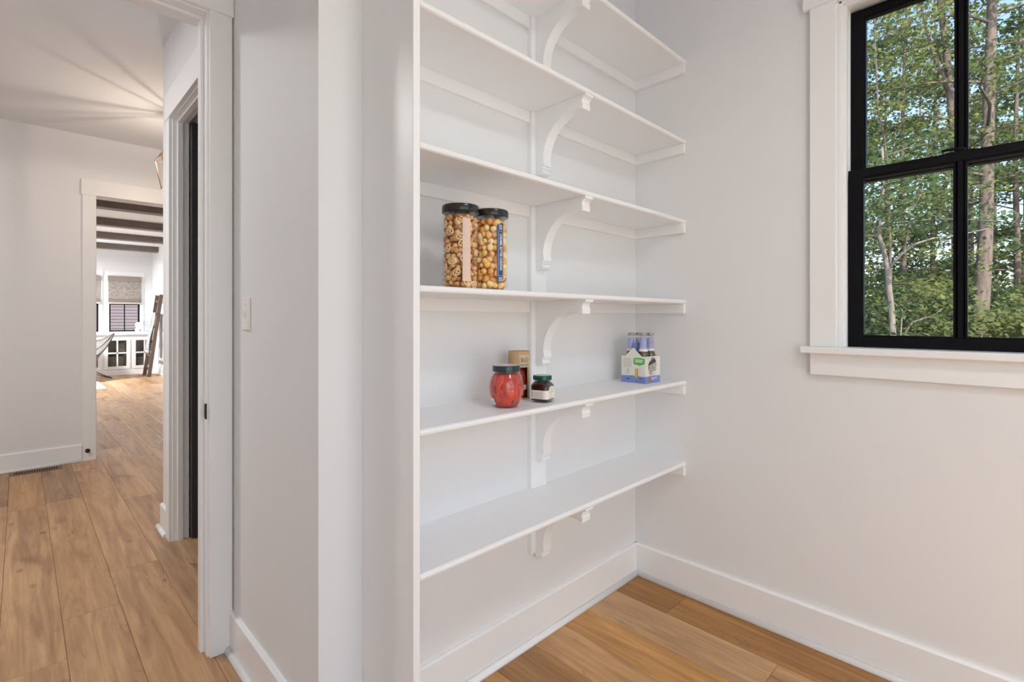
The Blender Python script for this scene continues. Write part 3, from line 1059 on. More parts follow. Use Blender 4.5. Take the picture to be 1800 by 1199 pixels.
# ------------------------------------------------------------------ jar of peeled tomatoes
JT = (1.0775, 1.1212, TOPS[1])
jar = thing('tomato_jar', 'round bulging glass jar of red peeled tomatoes with dark lid', 'jar', JT)
JGL = clear_glass('jar_glass', (0.97, 0.99, 0.975), 1.4, 0.01)
outer = [(0.030, 0.0), (0.0375, 0.003), (0.040, 0.008), (0.0465, 0.020), (0.0525, 0.036), (0.0548, 0.052), (0.0545, 0.066), (0.0512, 0.084), (0.0455, 0.097), (0.0405, 0.104), (0.0395, 0.108), (0.0395, 0.114)]
MB().lathe(outer, 48, cap=False).lathe([(0.001, 0.002), (0.030, 0.0)], 48, cap=False).build('glass_body', JGL, jar)
LIDG = pbr('slate_metal_lid', (0.045, 0.06, 0.065), 0.25, 0.6)
LIDT = pbr('pale_lid_top', (0.62, 0.66, 0.66), 0.25, 0.3)
ld = MB().lathe([(0.040, 0.109), (0.0425, 0.1095), (0.0428, 0.111), (0.0428, 0.124), (0.0415, 0.127), (0.039, 0.1278)], 48, cap=False).build('lid', LIDG, jar)
MB().lathe([(0.001, 0.1270), (0.036, 0.1270), (0.039, 0.1279)], 48, cap=False).build('lid_top', LIDT, ld, label='pale grey lid top')


def tomato_mat():
    m, nt, out = new_mat('peeled_tomato')
    p = N(nt, 'ShaderNodeBsdfPrincipled', Roughness=0.3)
    p.inputs['Subsurface Weight'].default_value = 0.0
    tc = N(nt, 'ShaderNodeTexCoord')
    nz = N(nt, 'ShaderNodeTexNoise', Scale=32.0, Detail=3.0)
    nt.links.new(tc.outputs['Object'], nz.inputs['Vector'])
    r = N(nt, 'ShaderNodeValToRGB')
    r.color_ramp.elements[0].position = 0.32
    r.color_ramp.elements[0].color = (0.42, 0.022, 0.014, 1)
    r.color_ramp.elements[1].position = 0.62
    r.color_ramp.elements[1].color = (0.66, 0.066, 0.042, 1)
    nt.links.new(nz.outputs[0], r.inputs[0])
    nt.links.new(r.outputs[0], p.inputs['Base Color'])
    nt.links.new(p.outputs[0], out.inputs[0])
    return m


TOM = tomato_mat()
JUICE = pbr('tomato_juice', (0.50, 0.035, 0.02), 0.25)
HERB = pbr('dark_basil', (0.05, 0.025, 0.03), 0.5)


def rprof(z, pr):
    for (r0, z0), (r1, z1) in zip(pr, pr[1:]):
        if z0 <= z <= z1 + 1e-9:
            return r0 + (r1 - r0) * (z - z0) / max(1e-9, z1 - z0)
    return pr[-1][0]


MB().lathe([(max(.001, r - 0.0030), z + (0.004 if i == 0 else 0)) for i, (r, z) in enumerate(outer[:-2])], 40).build('juice', JUICE, jar)
rr = random.Random(5)
vaj = math.atan2(-JT[1], -JT[0])
for k, (da, z0, z1, wdt) in enumerate([(-.75, .012, .092, .016), (-.30, .008, .060, .017), (.12, .010, .085, .016), (.62, .012, .080, .017), (-.35, .060, .100, .015), (.35, .070, .102, .014), (1.1, .02, .09, .016), (-1.25, .01, .09, .016), (2.0, .01, .09, .018), (2.8, .01, .09, .018), (-2.1, .01, .09, .018)]):
    pts, rad = [], []
    for i in range(9):
        f = i / 8
        z = z0 + (z1 - z0) * f
        a = vaj + da + 0.14 * math.sin(PI * f + k)
        rw = wdt * max(0.12, math.sin(PI * (0.06 + 0.88 * f)) ** 0.6)
        ro = rprof(z, outer) - 0.0025 - rw * 0.72
        pts.append((ro * math.cos(a), ro * math.sin(a), z))
        rad.append(rw)
    # keep the fruit inside the glass: flatten against the wall
    mb = MB().tube(pts, rad, 16)
    vv = []
    for (x, y, z) in mb.v:
        rmax = rprof(min(max(z, 0.004), .11), outer) - 0.0016
        q = math.hypot(x, y)
        if q > rmax:
            x, y = x * rmax / q, y * rmax / q
        vv.append((x, y, min(max(z, 0.004), 0.106)))
    mb.v = vv
    mb.build('tomato', TOM, jar)
for da, z, sx, sz in ((-.72, .060, .004, .010), (-.64, .050, .0035, .004), (-.38, .042, .002, .003), (.42, .025, .004, .007), (.45, .018, .006, .003), (-.12, .046, .002, .003), (.85, .07, .002, .002), (.9, .014, .004, .003), (1.15, .035, .003, .005)):
    a = vaj + da
    r = rprof(z, outer) - 0.0012
    mb = MB()
    pts = [(r * math.cos(a + sx / r * math.cos(t) * q), r * math.sin(a + sx / r * math.cos(t) * q), z + sz * math.sin(t) * q) for t, q in [(2 * PI * i / 12, rr.uniform(.6, 1.1)) for i in range(12)]]
    mb.add(pts, [tuple(range(12))])
    mb.build('basil_leaf', HERB, jar)
fj = lambda a, b: Vector(((rprof(b, outer) + 0.0004) * math.cos(vaj - 0.98 + a / 0.047), (rprof(b, outer) + 0.0004) * math.sin(vaj - 0.98 + a / 0.047), b))
st = put_rect(MB(), fj, -0.020, 0.0065, 0.010, 0.030, 8, 8).build('label', INK_WHITE, jar, label='white label corner')
put_rect(MB(), lambda a, b: fj(a, b) * 1.0 + Vector((math.cos(vaj - .98), math.sin(vaj - .98), 0)) * 0.0004, -0.003, 0.0015, 0.015, 0.023, 2, 4).build('print', pbr('teal_print', (0.03, 0.28, 0.27), 0.5), st)

# ------------------------------------------------------------------ cardboard tube with a bottle inside
KRAFT = pbr('kraft_cardboard', (0.50, 0.335, 0.19), 0.75, noise=0.12, nscale=60)
KRAFT_L = pbr('pale_kraft_label', (0.56, 0.45, 0.33), 0.7)
TT = (1.221, 1.2075, TOPS[1])
tube = thing('cardboard_tube', 'brown cardboard tube standing behind the tomato jar', 'tube', TT)
vat = math.atan2(-TT[1], -TT[0])
RT, HTB = 0.0365, 0.162
n = 60
mb = MB()
win = [(vat + 0.10, vat + 0.92, 0.006, 0.108)]
zs = [0, 0.006, 0.108, 0.156, HTB]
angs = [vat + 0.10 + (0.82) * i / 10 for i in range(11)] + [vat + 0.92 + (2 * PI - 0.82) * i / 50 for i in range(1, 50)]
na = len(angs)
for zi in range(4):
    for k in range(na):
        if zi == 1 and k < 10:
            continue
        a, b = angs[k], angs[(k + 1) % na]
        for R_, fl in ((RT, 0), (RT - 0.002, 1)):
            q = [(R_ * math.cos(a), R_ * math.sin(a), zs[zi]), (R_ * math.cos(b), R_ * math.sin(b), zs[zi]), (R_ * math.cos(b), R_ * math.sin(b), zs[zi + 1]), (R_ * math.cos(a), R_ * math.sin(a), zs[zi + 1])]
            mb.add(q, [(0, 1, 2, 3)], True)
mb.lathe([(RT - 0.002, HTB), (RT, HTB)], 48, cap=False)
mb.lathe([(0.001, 0.0006), (RT, 0.0)], 48, cap=False)
mb.lathe([(0.001, HTB - 0.006), (RT - 0.002, HTB - 0.006)], 48, cap=False)
mb.build('sleeve', KRAFT, tube)
fl = on_cyl(RT, vat + 0.30, 0, 0.0003)
lbl = put_rect(MB(), fl, -0.009, 0.034, 0.109, 0.150, 12, 1).build('label', KRAFT_L, tube, label='paler printed panel')
fl2 = on_cyl(RT, vat + 0.30, 0, 0.0006)
mb = put_text(MB(), fl2, 'BioOr', 0.02, (0.0115, 0.134), 0, width=0.031, height=0.016)
small_print(mb, fl2, -0.006, 0.026, 0.113, 0.121, 2, random.Random(4))
mb.build('lettering', INK_DARK, lbl, kind='stuff')
REDOIL = pbr('dark_red_bottle', (0.27, 0.014, 0.006), 0.12, coat=0.6)
bt = MB().lathe([(0.022, 0.003), (0.026, 0.006), (0.027, 0.012), (0.027, 0.075), (0.022, 0.092), (0.013, 0.108), (0.012, 0.140)], 32).build('inner_bottle', REDOIL, tube, label='dark red bottle inside the tube')
MB().lathe([(0.0275, 0.032), (0.0275, 0.048)], 32, cap=False).build('bottle_band', CREAM, bt)

# ------------------------------------------------------------------ small square jam jar
JJ = (1.228, 1.106, TOPS[1])
RZ = math.radians(195.8)
jam = thing('jam_jar', 'small squarish dark jam jar with green lid and cream label', 'jar', JJ, RZ)
# local frame: +X is the face turned to the viewer's left, the next face is local +Y


def rsq(hw, r, n=6):
    pts = []
    for qx, qy, a0 in ((1, 1, 0), (-1, 1, PI / 2), (-1, -1, PI), (1, -1, 3 * PI / 2)):
        for i in range(n + 1):
            a = a0 + PI / 2 * i / n
            pts.append((qx * (hw - r) + r * math.cos(a), qy * (hw - r) + r * math.sin(a)))
    return pts


def loft(rings):
    mb = MB()
    n = len(rings[0][0])
    vs = [(x, y, z) for pts, z in rings for x, y in pts]
    fs = [(i * n + k, i * n + (k + 1) % n, (i + 1) * n + (k + 1) % n, (i + 1) * n + k) for i in range(len(rings) - 1) for k in range(n)]
    mb.add(vs, fs, True)
    mb.add([vs[k] for k in range(n)], [tuple(range(n - 1, -1, -1))])
    return mb


HW = 0.0325
CIR = lambda r: rsq(r, r * 0.9999)
ringsO = [(rsq(HW - 0.006, 0.010), 0), (rsq(HW - 0.001, 0.012), 0.002), (rsq(HW, 0.012), 0.006), (rsq(HW, 0.012), 0.054), (rsq(HW - 0.003, 0.013), 0.060), (CIR(0.028), 0.066), (CIR(0.0265), 0.069), (CIR(0.0265), 0.076)]
loft(ringsO).build('glass_body', JGL, jam)
JAM = pbr('dark_cherry_jam', (0.022, 0.005, 0.006), 0.2)
loft([(rsq(HW - 0.005, 0.010), 0.0055), (rsq(HW - 0.0022, 0.011), 0.008), (rsq(HW - 0.0022, 0.011), 0.054), (rsq(HW - 0.006, 0.012), 0.060), (CIR(0.025), 0.0655), (CIR(0.0245), 0.068), (CIR(0.002), 0.0682)]).build('jam', JAM, jam)
LIDGR = pbr('green_metal_lid', (0.012, 0.085, 0.060), 0.25, 0.5)
l2 = MB().lathe([(0.027, 0.0715), (0.0305, 0.0718), (0.0310, 0.074), (0.0310, 0.0825), (0.0298, 0.0858), (0.0275, 0.0865)], 48, cap=False).build('lid', LIDGR, jam)
MB().lathe([(0.001, 0.0860), (0.025, 0.0860), (0.0275, 0.08655)], 40, cap=False).build('lid_top', pbr('green_grey_lid_top', (0.42, 0.52, 0.50), 0.3, 0.3), l2, label='pale green lid top')


def jam_wrap(lift):
    pts = rsq(HW + lift, 0.012, 8)
    segs = [0]
    for (x0, y0), (x1, y1) in zip(pts, pts[1:] + pts[:1]):
        segs.append(segs[-1] + math.hypot(x1 - x0, y1 - y0))
    tot = segs[-1]
    # zero of s: centre of the corner between local +X and +Y faces
    c0 = segs[4]

    def fn(a, b):
        s = (c0 + a) % tot
        for i in range(len(pts)):
            if segs[i] <= s <= segs[i + 1]:
                f = (s - segs[i]) / max(1e-9, segs[i + 1] - segs[i])
                p, q = pts[i], pts[(i + 1) % len(pts)]
                return Vector((p[0] + (q[0] - p[0]) * f, p[1] + (q[1] - p[1]) * f, b))
    return fn


jw = jam_wrap(0.0004)
JL = pbr('jam_label_paper', (0.80, 0.76, 0.67), 0.6)
mb = put_rect(MB(), jw, -0.062, 0.058, 0.012, 0.040, 60, 1)
# arched top on the right-hand face
pts = [(0.030 + 0.021 * math.cos(PI * i / 14), 0.0398 + 0.0135 * math.sin(PI * i / 14)) for i in range(15)]
for (a0, b0), (a1, b1) in zip(pts, pts[1:]):
    mb.add([jw(a0, 0.0398), jw(a1, 0.0398), jw(a1, b1), jw(a0, b0)], [(0, 1, 2, 3)])
jl = mb.build('label', JL, jam)
jw2 = jam_wrap(0.0008)
mb = MB()
rr = random.Random(9)
put_text(mb, jw2, 'Black Cherry', 0.007, (0.030, 0.034), 0, width=0.034, height=0.005, shear=0.3)
put_text(mb, jw2, 'Jam', 0.006, (0.030, 0.025), 0, width=0.011, height=0.004, shear=0.3)
small_print(mb, jw2, 0.017, 0.043, 0.015, 0.018, 1, rr)
small_print(mb, jw2, 0.020, 0.040, 0.042, 0.045, 1, rr)
put_poly(mb, jw2, [(0.0285, 0.048), (0.0315, 0.048), (0.0325, 0.050), (0.030, 0.0515), (0.0275, 0.050)])
for k in range(9):
    put_rect(mb, jw2, -0.053, -0.049, 0.018 + k * 0.0021, 0.0192 + k * 0.0021)
small_print(mb, jw2, -0.046, -0.014, 0.0145, 0.036, 7, rr, 0.3)
mb.build('lettering', pbr('grey_print', (0.22, 0.21, 0.19), 0.6), jl, kind='stuff')

# ------------------------------------------------------------------ drink carrier and its four bottles
CW = 0.117
K0 = (1.855, 1.094, TOPS[1])
car = thing('bottle_carrier', 'white and blue cardboard carrier holding four glass bottles', 'carrier', K0)
CARD = pbr('white_card', (0.76, 0.75, 0.70), 0.55)
CARDIN = pbr('grey_brown_card', (0.30, 0.26, 0.21), 0.8)
BLUE = pbr('periwinkle_print', (0.20, 0.27, 0.58), 0.5)
GREEN = pbr('green_print', (0.10, 0.45, 0.07), 0.5)
t_ = 0.0006
hb, hp = 0.113, 0.150
mb = MB()
# end panels (gabled), at local x = 0 and x = CW
for x0 in (0.0, CW - t_):
    mb.prism([(0, 0), (CW, 0), (CW, hb), (CW * 0.84, hb), (CW / 2 + 0.001, hp), (CW / 2 - 0.001, hp), (CW * 0.16, hb), (0, hb)], lambda a, b, t: Vector((x0 + t * t_, a, b)))
for y0 in (0.0, CW - t_):
    mb.box(t_, CW - t_, y0, y0 + t_, 0, hb)
mb.box(t_, CW - t_, t_, CW - t_, 0, t_)
box = mb.build('box', CARD, car)
# centre handle board and cross divider
mb = MB()
hc = CW / 2
mb.prism([(t_, 0.001), (CW - t_, 0.001), (CW - t_, hb - 0.002), (CW - 0.012, 0.16), (CW - 0.02, 0.170), (0.012, 0.170), (t_, 0.158)], lambda a, b, t: Vector((a, hc - t_ + 2 * t_ * t, b)))
mb.build('handle_board', BLUE, car, label='blue handle board between the bottles')
bx(hc - t_, hc + t_, t_, CW - t_, 0.001, hb * 0.8).build('divider', CARDIN, car)
pl = on_plane((0, CW, 0), (0, -1, 0), (0, 0, 1), (-1, 0, 0), 0.0003)      # left end: a from the far edge towards the near corner
pl2 = on_plane((0, CW, 0), (0, -1, 0), (0, 0, 1), (-1, 0, 0), 0.0006)
pf = on_plane((0, 0, 0), (1, 0, 0), (0, 0, 1), (0, -1, 0), 0.0003)        # front
pf2 = on_plane((0, 0, 0), (1, 0, 0), (0, 0, 1), (0, -1, 0), 0.0006)
mb = MB()
wav = [(0.0, 0.029), (0.02, 0.030), (0.045, 0.0315), (0.058, 0.032), (0.08, 0.0305), (0.10, 0.029), (0.117, 0.030)]
for fn in (pl, pf):
    for (a0, b0), (a1, b1) in zip(wav, wav[1:]):
        mb.add([fn(a0, 0.0005), fn(a1, 0.0005), fn(a1, b1), fn(a0, b0)], [(0, 1, 2, 3)])
mb.build('blue_band', BLUE, box)
put_poly(MB(), pl, [(0.058, 0.086), (0.060, 0.1055), (0.075, 0.1075), (0.098, 0.107), (0.1125, 0.1035), (0.1125, 0.083), (0.104, 0.079), (0.088, 0.0745), (0.074, 0.0775), (0.062, 0.078)]).build('green_panel', GREEN, box)
mb = MB()
rr = random.Random(6)
small_print(mb, pl2, 0.067, 0.103, 0.0885, 0.1025, 2, rr, 0.62)
mb.build('green_panel_lettering', INK_WHITE, box, kind='stuff')
mb = MB()
small_print(mb, pl2, 0.008, 0.046, 0.099, 0.102, 1, rr, 0.7)
small_print(mb, pl2, 0.008, 0.050, 0.066, 0.096, 9, rr, 0.22)
for z in (0.055, 0.047, 0.039):
    small_print(mb, pl2, 0.026, 0.038, z, z + 0.005, 2, rr, 0.5)
for i, z in enumerate((0.069, 0.059, 0.049, 0.039)):
    put_rect(mb, pl2, 0.087, 0.0925, z, z + 0.002)
    small_print(mb, pl2, 0.087, 0.107, z - 0.004, z - 0.002, 1, rr, 0.35)
mb.build('side_lettering', pbr('soft_grey_print', (0.26, 0.25, 0.24), 0.6), box, kind='stuff')
mb = MB()
small_print(mb, pl2, 0.086, 0.104, 0.019, 0.024, 1, rr, 0.75)
small_print(mb, pl2, 0.068, 0.106, 0.008, 0.0105, 1, rr, 0.75)
for da, r in ((0.034, 0.0042),):
    put_poly(mb, pl2, [(da + r * math.cos(t * PI / 8), 0.016 + r * math.sin(t * PI / 8)) for t in range(16)])
put_rect(mb, pl2, 0.0185, 0.027, 0.0155, 0.0175)
mb.build('navy_lettering', pbr('navy_print', (0.03, 0.04, 0.16), 0.6), box, kind='stuff')
GOLD = pbr('yellow_print', (0.62, 0.50, 0.16), 0.6)
AMBER = pbr('amber_print', (0.45, 0.20, 0.05), 0.6)
put_rect(MB(), pl2, 0.0655, 0.081, 0.022, 0.0625).build('glass_picture_shadow', AMBER, box)
pl3 = on_plane((0, CW, 0), (0, -1, 0), (0, 0, 1), (-1, 0, 0), 0.0009)
put_rect(MB(), pl3, 0.0665, 0.0775, 0.024, 0.063).build('glass_picture', GOLD, box)
# front: skyline and lettering, leaning up to the right
SKYL = [(0.020, 0.077), (0.020, 0.082), (0.025, 0.084), (0.026, 0.088), (0.031, 0.090), (0.032, 0.096), (0.037, 0.098), (0.038, 0.092), (0.043, 0.094), (0.044, 0.106), (0.047, 0.112), (0.050, 0.107), (0.051, 0.099), (0.054, 0.100),
        (0.055, 0.109), (0.060, 0.110), (0.061, 0.101), (0.064, 0.102), (0.066, 0.106), (0.071, 0.107), (0.073, 0.099), (0.077, 0.100), (0.079, 0.094), (0.083, 0.093), (0.083, 0.0885)]
def tri_fill(mb, fn, pts):
    b0 = lambda a: 0.0740 + (a - 0.020) * 0.215
    for (a0, z0), (a1, z1) in zip(pts, pts[1:]):
        if a1 - a0 > 1e-6:
            mb.add([fn(a0, b0(a0)), fn(a1, b0(a1)), fn(a1, z1), fn(a0, z0)], [(0, 1, 2, 3)])
mb = MB()
tri_fill(mb, pf2, SKYL)
put_text(mb, pf2, 'BROOKLYN', 0.016, (0.052, 0.0715), 0.20, width=0.066, height=0.0155, bold=0.0002)
put_text(mb, pf2, 'CRAFTED', 0.016, (0.053, 0.0545), 0.20, width=0.058, height=0.0155, bold=0.0002)
small_print(mb, pf2, 0.006, 0.030, 0.105, 0.107, 1, rr, 0.8)
mb.build('logo', pbr('charcoal_print', (0.045, 0.043, 0.042), 0.6), box, kind='stuff')
SALM = pbr('salmon_print', (0.66, 0.24, 0.18), 0.6)
mb = MB()
small_print(mb, pf2, 0.030, 0.053, 0.036, 0.043, 1, rr, 0.9)
small_print(mb, pf2, 0.060, 0.075, 0.038, 0.043, 1, rr, 0.6)
mb.build('salmon_lettering', SALM, box, kind='stuff')
mb = MB()
put_poly(mb, pf2, [(0.030 + 0.0085 * math.cos(t * PI / 8) + 0.002 * math.sin(t * PI / 8) * -1, 0.0165 + 0.014 * math.sin(t * PI / 8)) for t in range(16)])
mb.build('fruit_picture', AMBER, box)
mb = MB()
put_rect(mb, pf2, 0.048, 0.068, 0.0145, 0.0235)
put_rect(mb, pf2, 0.074, 0.089, 0.0165, 0.0245)
mb.build('pale_lettering', pbr('pale_lilac_print', (0.55, 0.56, 0.76), 0.6), box)

BGL = clear_glass('bottle_glass', (0.95, 0.97, 0.96), 1.2, 0.02)
BREW = pbr('amber_brown_drink', (0.105, 0.070, 0.040), 0.15, coat=0.3)
PERI = pbr('periwinkle_label', (0.36, 0.40, 0.68), 0.5)
WHITEL = pbr('white_neck_label', (0.74, 0.75, 0.72), 0.55)
bprof = [(0.020, 0.0), (0.0265, 0.002), (0.0275, 0.006), (0.0275, 0.088), (0.0262, 0.100), (0.0215, 0.121), (0.0165, 0.144), (0.0140, 0.165), (0.0127, 0.192), (0.0127, 0.197), (0.0138, 0.199), (0.0138, 0.206), (0.0128, 0.209)]
bl = []
labs = ['clear glass bottle nearest the carrier corner', 'clear glass bottle standing at the carrier front right', 'clear glass bottle behind the gabled carrier end', 'clear glass bottle at the back right of the carrier']
for i, (dx, dy) in enumerate([(0.0295, 0.0295), (0.0875, 0.0295), (0.0295, 0.0875), (0.0875, 0.0875)]):
    loc = (K0[0] + dx, K0[1] + dy, TOPS[1] + 0.0008)
    if i == 0:
        b0_ = thing('glass_bottle', labs[0], 'bottle', loc, 0, 'bottles in the carrier')
        MB().lathe(bprof, 32, cap=False).lathe([(0.001, 0.001), (0.020, 0.0)], 32, cap=False).build('glass_body', BGL, b0_)
        MB().lathe([(max(.002, r - 0.002), z + (0.003 if k == 0 else 0)) for k, (r, z) in enumerate(bprof[:6])] + [(0.0165, 0.1345)], 32).build('drink', BREW, b0_)
        MB().lathe([(0.0170, 0.1440), (0.0146, 0.1655), (0.0134, 0.188)], 32, cap=False).build('neck_label', PERI, b0_)
        MB().lathe([(0.0196, 0.1330), (0.0171, 0.1440)], 32, cap=False).build('lower_neck_label', WHITEL, b0_, label='white lower neck label')
        MB().lathe([(0.0135, 0.1985), (0.0145, 0.1995), (0.0145, 0.2085), (0.0125, 0.2110), (0.002, 0.2112)], 28, cap=False).build('cap', pbr('grey_bottle_cap', (0.36, 0.36, 0.36), 0.3, 0.4), b0_)
        bl.append(b0_)
    else:
        r = b0_.copy()
        C.objects.link(r)
        r.location = loc
        r['label'] = labs[i]
        r.rotation_euler = (0, 0, i * 1.3)
        for ch in list(b0_.children):
            c_ = ch.copy()
            C.objects.link(c_)
            c_.parent = r
        bl.append(r)
ORANGE = pbr('orange_print', (0.62, 0.30, 0.05), 0.6)
for i, da in ((1, 0.75), (3, -0.35)):
    b_ = bl[i]
    va = math.atan2(-b_.location.y, -b_.location.x) - b_.rotation_euler.z + da
    fn = lambda a, b: Vector(((0.0152) * math.cos(va + a / 0.0145), (0.0152) * math.sin(va + a / 0.0145), 0.174 + b))
    MB().add([fn(0.0048 * math.cos(t * PI / 8), 0.0058 * math.sin(t * PI / 8)) for t in range(16)], [tuple(range(16))]).build('neck_emblem', ORANGE, b_, label='orange print on the neck label')
#PART3

# ------------------------------------------------------------------ hall lantern, door bumper
LX, LY = 0.86, 4.50
BRASS = pbr('pale_brass', (0.62, 0.46, 0.34), 0.28, 0.9)
WARMBULB = emit('warm_bulb', (1.0, 0.81, 0.64), 1900)
lt = thing('pendant_lantern', 'open frame lantern hanging in the hall behind the door frame', 'lamp', (LX, LY, ZC))
zs_, zb_, za_ = 2.40 - ZC, 2.176 - ZC, 2.60 - ZC
ws, wb, wa = 0.125, 0.088, 0.018
cor = [(-1, -1), (1, -1), (1, 1), (-1, 1)]
mb = MB()
r_ = 0.0052
for i in range(4):
    (a, b), (c, d) = cor[i], cor[(i + 1) % 4]
    mb.tube([(a * ws, b * ws, zs_), (c * ws, d * ws, zs_)], r_, 6)
    mb.tube([(a * wb, b * wb, zb_), (c * wb, d * wb, zb_)], r_, 6)
    mb.tube([(a * wb, b * wb, zb_), (a * ws, b * ws, zs_), (a * wa, b * wa, za_)], r_, 6)
    mb.tube([(a * wa, b * wa, za_), (c * wa, d * wa, za_)], r_, 6)
mb.build('frame', BRASS, lt)
MB().tube([(0, 0, -0.012), (0, 0, za_)], 0.005, 8).build('rod', BRASS, lt)
MB().lathe([(0.001, -0.022), (0.05, -0.018), (0.06, -0.006), (0.06, -0.001)], 28).build('canopy', BRASS, lt)
MB().tube([(0, 0, za_), (0, 0, zs_ + 0.06)], 0.004, 6).build('drop_rod', BRASS, lt)
MB().tube([(-0.032, 0.012, zs_ + 0.062), (0, 0, zs_ + 0.066), (0.032, -0.012, zs_ + 0.062)], 0.004, 6).build('cross_arm', BRASS, lt)
for sg in (-1, 1):
    q = (0.032 * sg, -0.012 * sg, 0)
    MB().lathe([(0.007, zs_ + 0.062), (0.009, zs_ + 0.03), (0.008, zs_ - 0.003)], 14, q).build('socket', BRASS, lt)
    MB().lathe([(0.002, zs_ - 0.040), (0.0055, zs_ - 0.034), (0.0055, zs_ - 0.014), (0.002, zs_ - 0.006)], 12, q).build('bulb', WARMBULB, lt)

ds = thing('door_stop', 'small black door stop low on the casing at the end of the hall', 'door stop', (0.408, YF - 0.0205, 0.085))
BLK = pbr('black_rubber', (0.012, 0.012, 0.012), 0.5)
m_ = Matrix.Rotation(PI / 2, 4, 'X')
o = MB().lathe([(0.017, 0), (0.017, 0.004), (0.006, 0.006), (0.006, 0.03)], 16).build('base', DARKMETAL, ds)
o.matrix_local = m_
o = MB().lathe([(0.011, 0.03), (0.013, 0.032), (0.013, 0.042), (0.008, 0.045)], 16).build('bumper', BLK, ds)
o.matrix_local = m_

# ------------------------------------------------------------------ lounge
ceil_o = bpy.data.objects['ceiling']
for yf in (7.0, 8.48, 10.05, 11.67, 13.32):
    bx(-3.08, XR, yf - 0.185, yf, 2.637, ZC - 0.0005).build('beam', BEAM, ceil_o, 0.004, label='taupe stained ceiling beam')

for i, (a, b) in enumerate(cuts):
    wv = thing('window_%d' % (i + 2), ['black framed lounge window half hidden behind the door casing', 'black framed lounge window with the vase before it'][i], 'window', (0, 0, 0), kind='structure')
    mb = MB()
    f = 0.028
    y0, y1 = YG + 0.05, YG + 0.09
    mb.box(a, a + f, y0, y1, WZ0, WZ1).box(b - f, b, y0, y1, WZ0, WZ1).box(a + f, b - f, y0, y1, WZ0, WZ0 + f).box(a + f, b - f, y0, y1, WZ1 - f, WZ1)
    mb.box(a + f, b - f, y0, y1, 1.50, 1.53)
    mb.build('frame', BLACK, wv)
    mx = (a + b) / 2
    bx(mx - 0.009, mx + 0.009, y0 + 0.008, y1 - 0.008, WZ0 + f, WZ1 - f).build('muntin', BLACK, wv)
    for p0, p1 in ((a + f, mx - .009), (mx + .009, b - f)):
        for q0, q1 in ((WZ0 + f, 1.50), (1.53, WZ1 - f)):
            bx(p0, p1, YG + 0.068, YG + 0.072, q0, q1).build('pane', GLASS, wv)
    for p0, p1 in ((a - 0.062, a - 0.003), (b + 0.003, b + 0.062)):
        bx(p0, p1, YG - 0.016, YG, 0.90, WZ1 + 0.03).build('side_casing', TRIM, wv, 0.001)
    bx(a - 0.07, b + 0.07, YG - 0.019, YG, WZ1 + 0.03, WZ1 + 0.13).build('head_casing', TRIM, wv, 0.001)


def woven():
    m, nt, out = new_mat('woven_linen')
    d = N(nt, 'ShaderNodeBsdfDiffuse')
    tr = N(nt, 'ShaderNodeBsdfTranslucent')
    tc = N(nt, 'ShaderNodeTexCoord')
    mp = N(nt, 'ShaderNodeMapping')
    mp.inputs['Scale'].default_value = (25, 25, 120)
    nt.links.new(tc.outputs['Object'], mp.inputs[0])
    nz = N(nt, 'ShaderNodeTexNoise', Scale=1.0, Detail=4.0)
    nt.links.new(mp.outputs[0], nz.inputs['Vector'])
    r = N(nt, 'ShaderNodeValToRGB')
    r.color_ramp.elements[0].position = 0.35
    r.color_ramp.elements[0].color = (0.36, 0.32, 0.29, 1)
    r.color_ramp.elements[1].position = 0.65
    r.color_ramp.elements[1].color = (0.72, 0.67, 0.62, 1)
    nt.links.new(nz.outputs[0], r.inputs[0])
    nt.links.new(r.outputs[0], d.inputs[0])
    nt.links.new(r.outputs[0], tr.inputs[0])
    mx = N(nt, 'ShaderNodeMixShader')
    mx.inputs[0].default_value = 0.45
    nt.links.new(d.outputs[0], mx.inputs[1])
    nt.links.new(tr.outputs[0], mx.inputs[2])
    nt.links.new(mx.outputs[0], out.inputs[0])
    return m


WOVEN = woven()
VAL = pbr('taupe_valance_weave', (0.27, 0.235, 0.21), 0.8, noise=0.25, nscale=90)
HEM = pbr('pale_hem', (0.50, 0.44, 0.38), 0.8)
for i, (a, b) in enumerate(cuts):
    bl_ = thing('roman_blind', ['taupe woven roman blind on the half hidden lounge window', 'taupe woven roman blind above the lounge window vase'][i], 'blind', ((a + b) / 2, YG - 0.02, 2.126), 0, 'lounge roman blinds')
    hw_ = (b - a) / 2 + 0.024
    bx(-hw_, hw_, -0.032, -0.002, -0.112, 0.0).build('valance', VAL, bl_, 0.003)
    mb = MB()
    for k in range(10):
        x0 = -hw_ + 0.006
        z0_, z1_ = -0.112 - 0.037 * k, -0.112 - 0.037 * (k + 1)
        yb = 0.003 * (k % 2)
        mb.box(x0, -x0, -0.014 - yb, -0.012 - yb, z1_, z0_)
    mb.build('fabric', WOVEN, bl_)
    for k in range(4):
        z = -0.484 - 0.022 * k
        MB().prism([(-0.012, 0), (-0.026 - 0.002 * k, -0.008), (-0.028 - .002 * k, -0.022), (-0.014, -0.024)], lambda p, q, t: Vector((-hw_ + 0.004 + t * (2 * hw_ - 0.008), p, z + q))).build('fold', VAL, bl_)
    bx(-hw_ + 0.002, hw_ - 0.002, -0.03, -0.012, -0.608, -0.572).build('hem', HEM, bl_, 0.003, label='pale bottom hem')

